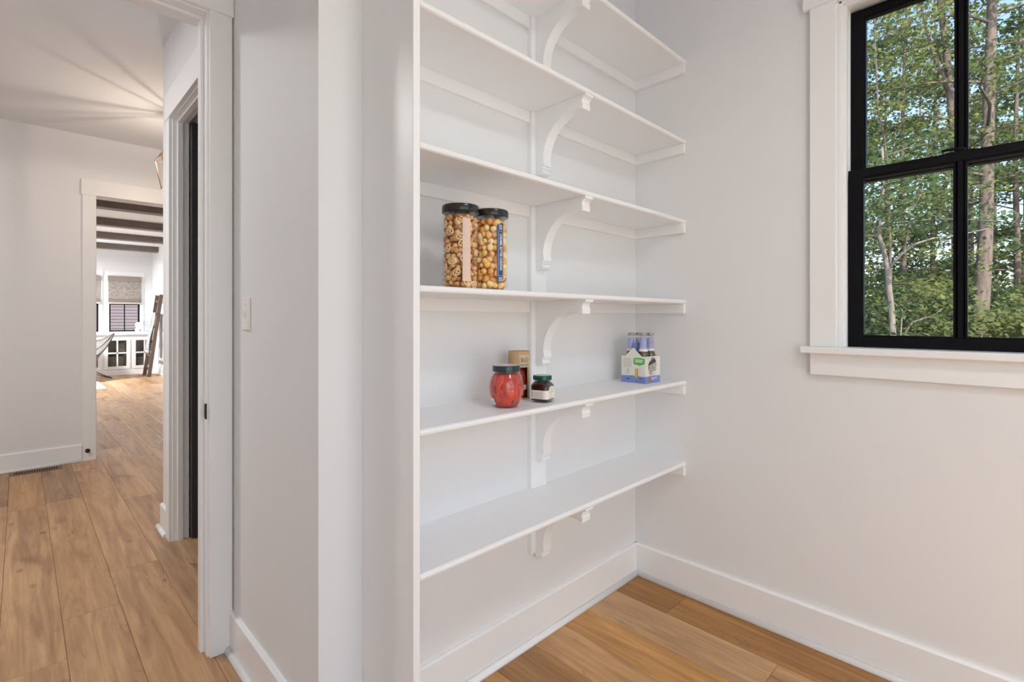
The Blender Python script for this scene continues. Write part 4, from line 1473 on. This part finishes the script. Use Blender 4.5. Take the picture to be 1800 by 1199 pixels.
# built-in cabinet under the lounge windows
CBX = pbr('cabinet_interior_taupe', (0.42, 0.38, 0.35), 0.8, noise=0.2, nscale=20)
cab = thing('window_cabinet', 'long white low cabinet with glass doors under the lounge windows', 'cabinet', (0, 0, 0))
YC0 = 13.42
mb = MB()
mb.box(-0.9, 2.135, YC0 + 0.004, YG - 0.002, 0.0, 0.12).box(-0.9, 2.135, YG - 0.03, YG - 0.002, 0.12, 0.85)
mb.box(-0.9, 2.135, YC0 + 0.004, YG - 0.03, 0.765, 0.85)
divs = [-0.9, -0.20, 0.55, 0.70, 1.2645, 1.7075, 2.135]
for x in (-0.9, -0.29, 0.30, 0.75, 1.215, 1.684, 2.105):
    mb.box(x, x + 0.046, YC0 + 0.004, YG - 0.03, 0.12, 0.765)
mb.build('carcass', TRIM, cab, 0.001)
bx(-0.92, 2.148, YC0 - 0.03, YG - 0.0165, 0.852, 0.896).build('top', TRIM, cab, 0.004)
bx(-0.9, 2.135, YC0 - 0.012, YC0 + 0.004, 0.0, 0.11).build('kick_board', TRIM, cab, 0.002)
mb = MB()
bx(-0.85, 2.10, YG - 0.034, YG - 0.031, 0.12, 0.76).build('back_lining', CBX, cab)
for x0 in (-0.285, 0.325, 0.785, 1.2555, 1.7255):
    x1 = x0 + (0.434 if x0 > 0.5 else 0.42)
    z0_, z1_ = 0.125, 0.765
    y0, y1 = YC0 - 0.014, YC0 + 0.004
    st = 0.062
    mb = MB()
    mb.box(x0, x0 + st, y0, y1, z0_, z1_).box(x1 - st, x1, y0, y1, z0_, z1_).box(x0 + st, x1 - st, y0, y1, z0_, z0_ + st).box(x0 + st, x1 - st, y0, y1, z1_ - 0.03, z1_)
    dr = mb.build('glass_door', TRIM, cab, 0.001)
    mx, mz = (x0 + x1) / 2, 0.469
    bx(mx - 0.013, mx + 0.013, y0 + 0.002, y1 - 0.002, z0_ + st, z1_ - 0.03).build('muntin', TRIM, dr)
    bx(x0 + st, x1 - st, y0 + 0.002, y1 - 0.002, mz - 0.015, mz + 0.015).build('muntin', TRIM, dr)
    for p0, p1 in ((x0 + st, mx - .013), (mx + .013, x1 - st)):
        for q0, q1 in ((z0_ + st, mz - .015), (mz + .015, z1_ - .03)):
            bx(p0, p1, YC0 - 0.007, YC0 - 0.004, q0, q1).build('pane', GLASS, dr)
BASK = pbr('grey_brown_basket_weave', (0.22, 0.18, 0.15), 0.85, noise=0.4, nscale=120)
BASKD = pbr('dark_stoneware', (0.07, 0.06, 0.055), 0.5)
for x, z, wdt, h, lb_ in ((1.475, 0.1205, 0.30, 0.27, 'low woven basket behind the left cabinet door'), (1.56, 0.47, 0.20, 0.2, 'square framed board behind the left cabinet door'), (1.93, 0.1205, 0.30, 0.25, 'low woven basket behind the right cabinet door')):
    if 'board' in lb_:
        t = thing('framed_board', lb_, 'frame', (x, 13.55, 0.4705))
        bx(-0.10, 0.10, 0, 0.012, 0, 0.22).build('frame', BASKD, t)
        bx(-0.085, 0.055, -0.003, 0.0, 0.02, 0.20).build('panel', BASK, t)
    else:
        t = thing('basket', lb_, 'basket', (x, 13.62, z), 0, 'cabinet baskets')
        mb = MB()
        for k in range(6):
            q = 0.8 + 0.035 * k
            mb.lathe([(wdt / 2 * q, h * k / 6), (wdt / 2 * (q + .03), h * (k + .5) / 6), (wdt / 2 * (q + .01), h * (k + 1) / 6)], 20, squash=lambda x, y, z: (x, y * 0.75), cap=(k == 0))
        mb.build('weave', BASK, t)
for x0, x1 in ((1.261, 1.684), (1.730, 2.105)):
    bx(x0, x1, YC0 + 0.05, YG - 0.035, 0.452, 0.470).build('inner_shelf', TRIM, cab)
VG = pbr('dark_vase_glaze', (0.16, 0.14, 0.13), 0.4)
t = thing('stoneware_vase', 'dark slim vase behind the right cabinet door', 'vase', (1.98, 13.6, 0.4705))
MB().lathe([(0.035, 0), (0.055, 0.05), (0.05, 0.11), (0.022, 0.16), (0.026, 0.2)], 20).build('body', VG, t)

CERW = pbr('matte_white_ceramic', (0.82, 0.80, 0.77), 0.6)
v1 = thing('sculptural_vase', 'stacked white faceted ceramic vase on the lounge window ledge', 'vase', (1.865, 13.66, 0.896))
for z in (0.0, 0.112):
    MB().lathe([(0.034, z), (0.056, z + 0.022), (0.060, z + 0.052), (0.054, z + 0.088), (0.030, z + 0.110), (0.004, z + 0.1115)], 8, smooth=False, squash=lambda x, y, z_: (x, y * 0.7)).build('block', CERW, v1)
MB().lathe([(0.013, 0), (0.013, 0.005)], 16).build('hollow_shade', BASKD, v1, label='dark disc painted as a shaded hollow').matrix_local = Matrix.Translation((0.030, -0.040, 0.05)) @ Matrix.Rotation(PI / 2, 4, 'X')  # dark disc stands for the shade inside a hollow
v2 = thing('glass_vase', 'pale clear glass vase on the ledge beside the ladder', 'vase', (2.035, 13.66, 0.896))
MB().lathe([(0.03, 0), (0.035, 0.01), (0.012, 0.05), (0.012, 0.07), (0.07, 0.14), (0.085, 0.21), (0.075, 0.25)], 28, cap=False).build('body', clear_glass('vase_glass', (0.88, 0.90, 0.90), 1.5, 0.05), v2)

# leaning ladder and throw
LADW = pbr('weathered_ladder_wood', (0.115, 0.080, 0.062), 0.75, noise=0.3, nscale=25)
ld_ = thing('blanket_ladder', 'dark weathered wooden ladder leaning on the lounge wall', 'ladder', (1.895, 12.84, 0))
tops = []
for s, yb in ((1, 0.26), (-1, -0.26)):
    b0, b1 = Vector((0, yb, 0)), Vector((XR - 0.035 - 1.895, yb * 0.83, 1.70))
    d = (b1 - b0).normalized()
    n = Vector((1, 0, 0)) - d * d.x
    n.normalize()
    y_ = d.cross(n)
    mb = MB()
    vs = []
    for q in (b0, b1):
        for aa, bb in ((-.032, -.02), (.032, -.02), (.032, .02), (-.032, .02)):
            vs.append(q + n * aa + y_ * bb)
    mn = min(v.z for v in vs[:4])
    for k in range(4):
        vs[k] = vs[k] - d * ((vs[k].z - 0.0) / d.z)
    mb.add(vs, [(0, 3, 2, 1), (4, 5, 6, 7), (0, 1, 5, 4), (1, 2, 6, 5), (2, 3, 7, 6), (3, 0, 4, 7)])
    mb.build('rail', LADW, ld_, 0.003)
for f in (0.09, 0.25, 0.42, 0.60, 0.76, 0.92):
    x = (XR - 0.035 - 1.895) * f
    z = 1.70 * f
    hwid = 0.26 * (1 - 0.17 * f) - 0.018
    bx(x - 0.018, x + 0.018, -hwid, hwid, z - 0.022, z + 0.022).build('rung', LADW, ld_, 0.004)


def throw_mat():
    m, nt, out = new_mat('white_grey_throw')
    p = N(nt, 'ShaderNodeBsdfPrincipled', Roughness=0.9)
    tc = N(nt, 'ShaderNodeTexCoord')
    wv = N(nt, 'ShaderNodeTexWave', Scale=9.0, Distortion=3.0, Detail=2.0)
    wv.bands_direction = 'Z'
    nt.links.new(tc.outputs['Object'], wv.inputs['Vector'])
    r = N(nt, 'ShaderNodeValToRGB')
    r.color_ramp.elements[0].position = 0.25
    r.color_ramp.elements[0].color = (0.16, 0.15, 0.145, 1)
    r.color_ramp.elements[1].position = 0.45
    r.color_ramp.elements[1].color = (0.74, 0.72, 0.69, 1)
    nt.links.new(wv.outputs[0], r.inputs[0])
    nt.links.new(r.outputs[0], p.inputs['Base Color'])
    nt.links.new(p.outputs[0], out.inputs[0])
    return m


tb = thing('throw_blanket', 'white patterned throw draped over the ladder rungs', 'blanket', (1.895, 12.84, 0))
fx = lambda z: (XR - 0.035 - 1.895) * z / 1.70
mb = MB()
rows, colsN = 26, 12
path = []
zt_ = 1.70 * 0.76 + 0.03
for i in range(rows):
    f = i / (rows - 1)
    if f < 0.3:
        z = zt_ - 0.30 * (1 - f / 0.3) - 0.0
        off = 0.034
    elif f < 0.4:
        z = zt_ + 0.012 * math.sin((f - 0.3) / 0.1 * PI)
        off = 0.034 - 0.07 * (f - 0.3) / 0.1
    else:
        z = zt_ - 0.78 * (f - 0.4) / 0.6
        off = -0.048 - 0.02 * math.sin(f * 9)
    path.append((off, z))
vs, fs = [], []
for i, (off, z) in enumerate(path):
    for j in range(colsN + 1):
        y = -0.16 + 0.34 * j / colsN * (1 - 0.15 * i / rows)
        fold = 0.014 * math.sin(j * 1.9 + i * 0.12)
        xx = (XR - 0.035 - 1.895) * min(z, zt_) / 1.70 + off - (abs(fold) if off < 0 else 0)
        vs.append((xx, y + 0.01 * math.sin(i * .5), z + 0.01 * math.sin(j * 2.2) * (1 if i in (0, rows - 1) else 0)))
for i in range(rows - 1):
    for j in range(colsN):
        fs.append((i * (colsN + 1) + j, i * (colsN + 1) + j + 1, (i + 1) * (colsN + 1) + j + 1, (i + 1) * (colsN + 1) + j))
mb.add(vs, fs, True)
THR = throw_mat()
o = mb.build('cloth', THR, tb)
so = o.modifiers.new('thick', 'SOLIDIFY')
so.thickness = 0.006
mb = MB()
for j in range(0, colsN + 1):
    p = Vector(vs[(rows - 1) * (colsN + 1) + j])
    mb.tube([p, p + Vector((-0.004, 0.003, -0.04)), p + Vector((0.002, 0.0, -0.075))], [0.004, 0.005, 0.003], 5)
mb.build('fringe', pbr('white_fringe', (0.72, 0.70, 0.66), 0.9), tb, kind='stuff')

# sling chair: leather hammock on bent rods
ROD = pbr('dark_iron_rod', (0.035, 0.03, 0.028), 0.4, 0.6)
SLING = pbr('grey_taupe_leather', (0.17, 0.15, 0.138), 0.55, noise=0.2, nscale=14)
SEAM = pbr('dark_leather_edge', (0.07, 0.058, 0.05), 0.6)
ch = thing('sling_chair', 'low sling chair on thin dark legs cut off by the door casing', 'chair', (0.775, 12.72, 0), math.radians(40))
bk = [Vector((0.36, 0.42, 0.93)), Vector((0.42, -0.38, 0.90))]        # back corners, high
fr = [Vector((-0.42, 0.34, 0.62)), Vector((-0.38, -0.40, 0.60))]      # front corners
n_ = 14
vs, fs = [], []
for i in range(n_ + 1):
    u = i / n_
    for j in range(n_ + 1):
        v = j / n_
        p = (bk[0] * (1 - v) + bk[1] * v) * (1 - u) + (fr[0] * (1 - v) + fr[1] * v) * u
        sag = 0.56 * math.sin(PI * min(1, u * 0.92 + 0.0)) ** 0.9 * (0.45 + 0.55 * math.sin(PI * v)) + 0.16 * math.sin(PI * v) * (1 - u)
        p = p + Vector((0.05 * math.sin(PI * u), 0, -sag))
        p.z = max(p.z, 0.27 + 0.05 * abs(u - .5))
        vs.append(p)
for i in range(n_):
    for j in range(n_):
        fs.append((i * (n_ + 1) + j, i * (n_ + 1) + j + 1, (i + 1) * (n_ + 1) + j + 1, (i + 1) * (n_ + 1) + j))
o = MB().add(vs, fs, True).build('sling', SLING, ch)
so = o.modifiers.new('thick', 'SOLIDIFY')
so.thickness = 0.008
edge = [vs[i * (n_ + 1)] for i in range(n_ + 1)], [vs[i * (n_ + 1) + n_] for i in range(n_ + 1)], vs[:n_ + 1], vs[-(n_ + 1):]
for e in edge:
    MB().tube(e, 0.014, 8).build('edge_piping', SEAM, ch)
feet = [Vector((0.39, 0.36, 0.008)), Vector((0.40, -0.36, 0.008)), Vector((-0.36, 0.32, 0.008)), Vector((-0.34, -0.34, 0.008))]
for a, b in ((bk[0], feet[3]), (bk[1], feet[2]), (fr[0], feet[1]), (fr[1], feet[0])):
    mid = (a * 0.35 + b * 0.65)
    mid.z = 0.22
    MB().tube([a, a * 0.75 + mid * 0.25 + Vector((0, 0, -.05)), mid, b], 0.008, 8).build('leg', ROD, ch)
MB().tube([feet[0], feet[0] * 0.6 + feet[3] * 0.4 + Vector((0, 0, .24)), Vector((0.02, 0, 0.20)), feet[3]], 0.008, 8).build('leg', ROD, ch)
MB().tube([feet[1], Vector((0.02, 0, 0.215)), feet[2]], 0.008, 8).build('leg', ROD, ch)

RUG = pbr('pale_woven_rug', (0.60, 0.57, 0.52), 0.95, noise=0.12, nscale=80, bump=0.3, bscale=500)
rg2 = thing('area_rug', 'pale woven rug showing one corner past the door casing', 'rug', (-0.35, 12.02, 0))
bx(-1.5, 1.405, -1.14, 0.95, 0.0005, 0.009).build('pile', RUG, rg2, 0.002)
bx(1.38, 1.405, -1.14, 0.95, 0.009, 0.0105).build('binding', RUG, rg2)

# ------------------------------------------------------------------ outside: neighbour's house and ground
SIDE = pbr('mauve_grey_siding', (0.20, 0.165, 0.185), 0.6, noise=0.06, nscale=3)
nb = thing('neighbour_house', 'mauve grey house with horizontal siding beyond the lounge window', 'house', (2.6, 20.0, -0.6))
bx(-5.5, 4.5, 0.03, 6, 0, 6.5).build('wall', SIDE, nb)
for k in range(50):
    z = 0.02 + 0.098 * k
    MB().prism([(0.03, z), (0.004, z), (0.018, z + 0.102), (0.03, z + 0.102)], lambda a, b, t: Vector((-5.5 + 10 * t, a, b))).build('siding_board', SIDE, nb)
wx = 0.38
bx(wx, wx + 1.1, -0.03, 0.03, 2.02, 3.8).build('window_trim', TRIM, nb)
bx(wx + 0.13, wx + 0.97, -0.034, 0.0, 2.15, 3.67).build('window_pane', pbr('dark_window', (0.5, 0.56, 0.66), 0.1), nb)
MB().prism([(-0.5, 6.3), (3, 8.6), (6.5, 6.3), (6.5, 6.2), (-0.5, 6.2)], lambda a, b, t: Vector((-5.9 + 10.8 * t, a, b))).build('roof', pbr('dark_shingle', (0.08, 0.08, 0.085), 0.9), nb)


def ground_mat():
    m, nt, out = new_mat('leaf_litter')
    p = N(nt, 'ShaderNodeBsdfPrincipled', Roughness=0.95)
    tc = N(nt, 'ShaderNodeTexCoord')
    nz = N(nt, 'ShaderNodeTexNoise', Scale=2.5, Detail=8.0, Roughness=0.7)
    nt.links.new(tc.outputs['Object'], nz.inputs['Vector'])
    r = N(nt, 'ShaderNodeValToRGB')
    r.color_ramp.elements[0].position = 0.35
    r.color_ramp.elements[0].color = (0.05, 0.07, 0.025, 1)
    r.color_ramp.elements[1].position = 0.65
    r.color_ramp.elements[1].color = (0.20, 0.15, 0.10, 1)
    nt.links.new(nz.outputs[0], r.inputs[0])
    nt.links.new(r.outputs[0], p.inputs['Base Color'])
    nt.links.new(p.outputs[0], out.inputs[0])
    return m


GZ = -0.6
gv, gf = [], []
gn = 40
for i in range(gn + 1):
    for j in range(gn + 1):
        x, y = -12 + 92 * i / gn, -45 + 90 * j / gn
        h = GZ + max(0, x - 18) * 0.035 + 0.12 * math.sin(x * .4) * math.sin(y * .37)
        gv.append((x, y, h if x > 3 or abs(y) > 16 else GZ))
for i in range(gn):
    for j in range(gn):
        gf.append((i * (gn + 1) + j, (i + 1) * (gn + 1) + j, (i + 1) * (gn + 1) + j + 1, i * (gn + 1) + j + 1))
structure('ground', 'leafy woodland ground outside the pantry window', 'ground', MB().add(gv, gf, True), ground_mat())


structure('reflector', 'added unseen pale terrace outside the rear pantry window', 'reflector', bx(-9, 9, -11, -1.72, GZ - 0.1, GZ + 0.45), pbr('bounce_slab', (0.74, 0.74, 0.74), 0.9, noise=0.05, nscale=4))  # added slab, bounces daylight up under the pantry shelves


def gz(x, y):
    return GZ + max(0, x - 18) * 0.035 - 0.15


# ------------------------------------------------------------------ outside: trees
def leaf_mat(name, dark, light, transl=0.5):
    m, nt, out = new_mat(name)
    at = N(nt, 'ShaderNodeAttribute', attribute_name='tone')
    r = N(nt, 'ShaderNodeValToRGB')
    r.color_ramp.elements[0].color = (*dark, 1)
    r.color_ramp.elements[1].color = (*light, 1)
    nt.links.new(at.outputs['Fac'], r.inputs[0])
    d = N(nt, 'ShaderNodeBsdfDiffuse')
    tr = N(nt, 'ShaderNodeBsdfTranslucent')
    nt.links.new(r.outputs[0], d.inputs[0])
    hs = N(nt, 'ShaderNodeHueSaturation', Hue=0.485, Saturation=1.1, Value=1.15)
    nt.links.new(r.outputs[0], hs.inputs['Color'])
    nt.links.new(hs.outputs[0], tr.inputs[0])
    mx = N(nt, 'ShaderNodeMixShader')
    mx.inputs[0].default_value = transl
    nt.links.new(d.outputs[0], mx.inputs[1])
    nt.links.new(tr.outputs[0], mx.inputs[2])
    nt.links.new(mx.outputs[0], out.inputs[0])
    return m


def bark_mat(name, c0, c1):
    m, nt, out = new_mat(name)
    p = N(nt, 'ShaderNodeBsdfPrincipled', Roughness=0.9)
    tc = N(nt, 'ShaderNodeTexCoord')
    mp = N(nt, 'ShaderNodeMapping')
    mp.inputs['Scale'].default_value = (14, 14, 4)
    nt.links.new(tc.outputs['Object'], mp.inputs[0])
    nz = N(nt, 'ShaderNodeTexNoise', Scale=1.0, Detail=6.0, Roughness=0.65)
    nt.links.new(mp.outputs[0], nz.inputs['Vector'])
    r = N(nt, 'ShaderNodeValToRGB')
    r.color_ramp.elements[0].position = 0.3
    r.color_ramp.elements[0].color = (*c0, 1)
    r.color_ramp.elements[1].position = 0.7
    r.color_ramp.elements[1].color = (*c1, 1)
    nt.links.new(nz.outputs[0], r.inputs[0])
    nt.links.new(r.outputs[0], p.inputs['Base Color'])
    b = N(nt, 'ShaderNodeBump', Strength=0.6, Distance=0.02)
    nt.links.new(nz.outputs[0], b.inputs['Height'])
    nt.links.new(b.outputs[0], p.inputs['Normal'])
    nt.links.new(p.outputs[0], out.inputs[0])
    return m


LEAF = leaf_mat('maple_leaf_green', (0.042, 0.066, 0.034), (0.185, 0.225, 0.095))
LEAF2 = leaf_mat('beech_leaf_green', (0.036, 0.066, 0.038), (0.145, 0.200, 0.095))
LEAF3 = leaf_mat('painted_sunlit_leaf', (0.06, 0.088, 0.036), (0.25, 0.275, 0.11))  # leaf colour lightened to paint sunlit foliage
BARK = bark_mat('grey_brown_bark', (0.085, 0.062, 0.056), (0.19, 0.145, 0.13))
BARK2 = bark_mat('pale_grey_bark', (0.12, 0.105, 0.095), (0.26, 0.23, 0.21))


def leaves_object(centres, per, spread, size, seed, mat, parent):
    g = np.random.default_rng(seed)
    c = np.repeat(np.array(centres, dtype=np.float64), per, axis=0)
    n = len(c)
    off = g.normal(0, 1, (n, 3)) * np.array(spread)
    pos = c + off
    th = g.uniform(0, 2 * PI, n)
    tilt = g.normal(0.0, 0.55, n)
    roll = g.normal(0.0, 0.5, n)
    u = np.stack([np.cos(th) * np.cos(tilt), np.sin(th) * np.cos(tilt), np.sin(tilt) - 0.25], 1)
    u /= np.linalg.norm(u, axis=1)[:, None]
    s0 = np.stack([-np.sin(th), np.cos(th), roll], 1)
    s0 -= u * (s0 * u).sum(1)[:, None]
    s0 /= np.linalg.norm(s0, axis=1)[:, None]
    nn = np.cross(u, s0)
    L = (size * g.uniform(0.7, 1.25, n))[:, None]
    W = L * g.uniform(0.32, 0.45, n)[:, None]
    p0, p1, p2, p3 = pos, pos + u * L * .5 + s0 * W + nn * L * .08, pos + u * L, pos + u * L * .5 - s0 * W + nn * L * .08
    V = np.stack([p0, p1, p2, p3], 1).reshape(-1, 3)
    me = bpy.data.meshes.new('foliage')
    me.vertices.add(4 * n)
    me.vertices.foreach_set('co', V.ravel())
    idx = np.arange(4 * n).reshape(-1, 4)
    tri = np.stack([idx[:, [0, 1, 2]], idx[:, [0, 2, 3]]], 1).reshape(-1)
    me.loops.add(6 * n)
    me.loops.foreach_set('vertex_index', tri)
    me.polygons.add(2 * n)
    me.polygons.foreach_set('loop_start', np.arange(0, 6 * n, 3))
    me.update(calc_edges=True)
    tone = np.clip(np.repeat(g.beta(1.6, 1.6, len(centres)) * 0.6, per) + g.uniform(0, 0.4, n), 0, 1)
    a = me.attributes.new('tone', 'FLOAT_COLOR', 'POINT')
    a.data.foreach_set('color', np.repeat(np.repeat(tone, 4)[:, None], 4, 1).astype(np.float32).ravel())
    me.materials.append(mat)
    o = bpy.data.objects.new('foliage', me)
    C.objects.link(o)
    o.parent = parent
    o['kind'] = 'stuff'
    return o


def ray(px, d):
    """ground point seen in picture column px at depth d"""
    t = (px - 900) / 880
    f = Vector((math.cos(AZ), math.sin(AZ)))
    r = Vector((math.sin(AZ), -math.cos(AZ)))
    return (f + r * t) * d


NLEAF = [0]


def px_path(pts, d, base):
    """points of the photograph at depth d -> points relative to the tree base"""
    out = []
    for px, py in pts:
        q = ray(px, d)
        out.append(Vector((q.x, q.y, 1.2 + (560 - py) * d / 880)) - base)
    return out


def tree(label, name, group, xy, h, r0, lean, z0, crown, nb_, per, seed, leaf, bark, size=0.095, wob=0.10, low=(), path=None, limbs=()):
    x, y = xy
    base = gz(x, y)
    t = thing(name, label, 'tree' if name != 'shrub' else 'shrub', (x, y, base), 0, group)
    g = random.Random(seed)
    pts, rad = [], []
    K = 24 if path else 10
    for i in range(K + 1):
        f = i / K
        pts.append(Vector((lean[0] * f * h + wob * math.sin(f * 5 + seed) * f, lean[1] * f * h + wob * math.cos(f * 4.3 + seed * 2) * f, h * f)))
        rad.append(r0 * (1 - 0.75 * f) * (1.35 if i == 0 else 1))
    if path:
        d_, pp = path
        P_ = px_path(pp, d_, Vector((x, y, base)))
        P_ = [Vector((P_[0].x, P_[0].y, 0))] + P_
        if P_[-1].z < h:
            P_.append(P_[-1] + (P_[-1] - P_[-2]).normalized() * (h - P_[-1].z))
        # even resampling by height
        pts = []
        for i in range(K + 1):
            z = h * i / K
            for q0, q1 in zip(P_, P_[1:]):
                if q0.z <= z <= q1.z + 1e-6:
                    pts.append(q0.lerp(q1, (z - q0.z) / max(1e-6, q1.z - q0.z)))
                    break
            else:
                pts.append(P_[-1])
        for lp, lr in limbs:
            L_ = px_path(lp, d_, Vector((x, y, base)))
            MB().tube(L_, [lr * (1 - 0.8 * i / (len(L_) - 1)) for i in range(len(L_))], 8).build('limb', bark, t)
    MB().tube(pts, rad, 12).build('trunk', bark, t)

    def at(f):
        q = f * K
        i = min(int(q), K - 1)
        return pts[i].lerp(pts[i + 1], q - i)
    centres = []
    for b in range(nb_):
        f = z0 / h + (0.97 - z0 / h) * ((b + g.random()) / nb_)
        p = at(f)
        a = b * 2.4 + g.uniform(-.5, .5)
        L = crown * (0.55 + 0.45 * g.random()) * (1.05 - 0.55 * (f - z0 / h) / (1 - z0 / h + 1e-6))
        d = Vector((math.cos(a), math.sin(a), g.uniform(0.05, 0.55)))
        path = [p]
        for s in range(1, 5):
            path.append(p + d * L * s / 4 + Vector((g.uniform(-.08, .08), g.uniform(-.08, .08), -0.10 * L * (s / 4) ** 2)) * (1 + s * .3))
        rb = max(0.010, r0 * 0.32 * (1 - 0.6 * f))
        MB().tube(path, [rb * (1 - 0.19 * s) for s in range(5)], 6).build('branch', bark, t)
        for s in range(int(6 + L * 3.2)):
            q = g.uniform(0.25, 1.08)
            i = min(int(q * 4), 3)
            c = path[i].lerp(path[i + 1], min(q * 4 - i, 1.2))
            side = Vector((-d.y, d.x, 0)) * g.gauss(0, 0.34) * (0.3 + q) + Vector((0, 0, g.gauss(0.02, 0.14)))
            centres.append(tuple(c + side))
    for (px_, d_, yy) in low:
        pass
    o = leaves_object(centres, per, (0.20, 0.20, 0.075), size, seed, leaf, t)
    NLEAF[0] += len(centres) * per
    return t


T = tree
# the trunks the photograph shows
T('tall straight tree right of the window bar, bare lower trunk', 'tall_tree', None, ray(1718, 11.5), 15, 0.165, (0, 0), 4.6, 3.0, 24, 20, 1, LEAF, BARK,
  path=(11.5, [(1720, 600), (1728, 500), (1733, 400), (1735, 300), (1737, 200), (1741, 100), (1744, 0), (1749, -150)]))
T('forked grey tree half hidden by the upper window bar', 'tall_tree', None, ray(1684, 12.5), 15, 0.125, (0, 0), 4.0, 3.0, 24, 20, 2, LEAF, BARK,
  path=(12.5, [(1684, 600), (1681, 400), (1679, 300), (1673, 200), (1669, 150), (1662, 80), (1652, 0), (1638, -150)]),
  limbs=[([(1670, 165), (1656, 132), (1640, 92), (1631, 60), (1621, 20), (1610, -70)], 0.062)])
T('slender crooked sapling left in the lower sash', 'slender_tree', None, ray(1571, 8.0), 4.7, 0.066, (0, 0), 3.15, 1.6, 16, 20, 5, LEAF2, BARK2, size=0.080,
  path=(8.0, [(1570, 600), (1567, 545), (1562, 500), (1558, 458), (1549, 430), (1543, 405), (1550, 380), (1553, 300), (1546, 180)]),
  limbs=[([(1564, 470), (1585, 446), (1606, 430), (1640, 419), (1682, 414), (1745, 400)], 0.026), ([(1588, 443), (1598, 402), (1604, 370), (1626, 328)], 0.018),
         ([(1556, 450), (1540, 452), (1518, 446), (1508, 430)], 0.018), ([(1584, 640), (1583, 590), (1586, 545), (1569, 530)], 0.016), ([(1587, 592), (1604, 566), (1640, 555), (1660, 540)], 0.014)])
T('bright yellow green tree at the upper left of the window', 'leafy_tree', None, ray(1568, 10.5), 9.5, 0.034, (0.0, 0.01), 2.6, 2.2, 26, 24, 7, LEAF3, BARK, size=0.085,
  path=(10.5, [(1568, 600), (1562, 300), (1552, 230), (1543, 190), (1538, 60), (1535, -80)]))
# woodland further back
spots = [(1500, 16, 12), (1590, 17, 13), (1640, 20, 15), (1705, 18, 12), (1790, 15, 11), (1850, 18, 14), (1460, 20, 14), (1560, 24, 16), (1700, 26, 17), (1800, 25, 16), (1620, 30, 18), (1750, 33, 18), (1510, 32, 18), (1900, 14, 13), (1980, 20, 14), (1420, 15, 12), (1350, 19, 14), (1270, 15, 12), (1190, 20, 14), (1100, 16, 12), (1000, 21, 14), (1310, 27, 16), (1140, 28, 17)]
for i, (px, d, h) in enumerate(spots):
    T('leafy woodland tree standing behind the trunks near the window', 'woodland_tree', 'woodland trees behind the pantry window', ray(px, d), h, 0.11, (0.0, 0.0), 1.6, 3.0 + 0.03 * d, 18, 17, 20 + i, (LEAF, LEAF2, LEAF3)[i % 3] if i % 4 else LEAF2, BARK, size=0.115 + 0.0022 * d)
# understory shrubs
for i, (px, d, h) in enumerate([(1525, 8.5, 2.2), (1600, 9.5, 2.4), (1632, 9.6, 2.1), (1720, 13, 2.8), (1805, 9.0, 2.1), (1840, 11, 2.6), (1560, 13, 3.0), (1640, 14, 3.0), (1800, 14, 3.0), (1700, 19, 3.6), (1590, 21, 3.8), (1480, 12, 3)]):
    T('low leafy understory bush below the trees', 'shrub', 'understory bushes outside the pantry window', ray(px, d), h, 0.03, (0, 0), 0.3, 1.15, 16, 26, 60 + i, (LEAF2, LEAF3, LEAF)[i % 3], BARK, size=0.085 + 0.002 * d)
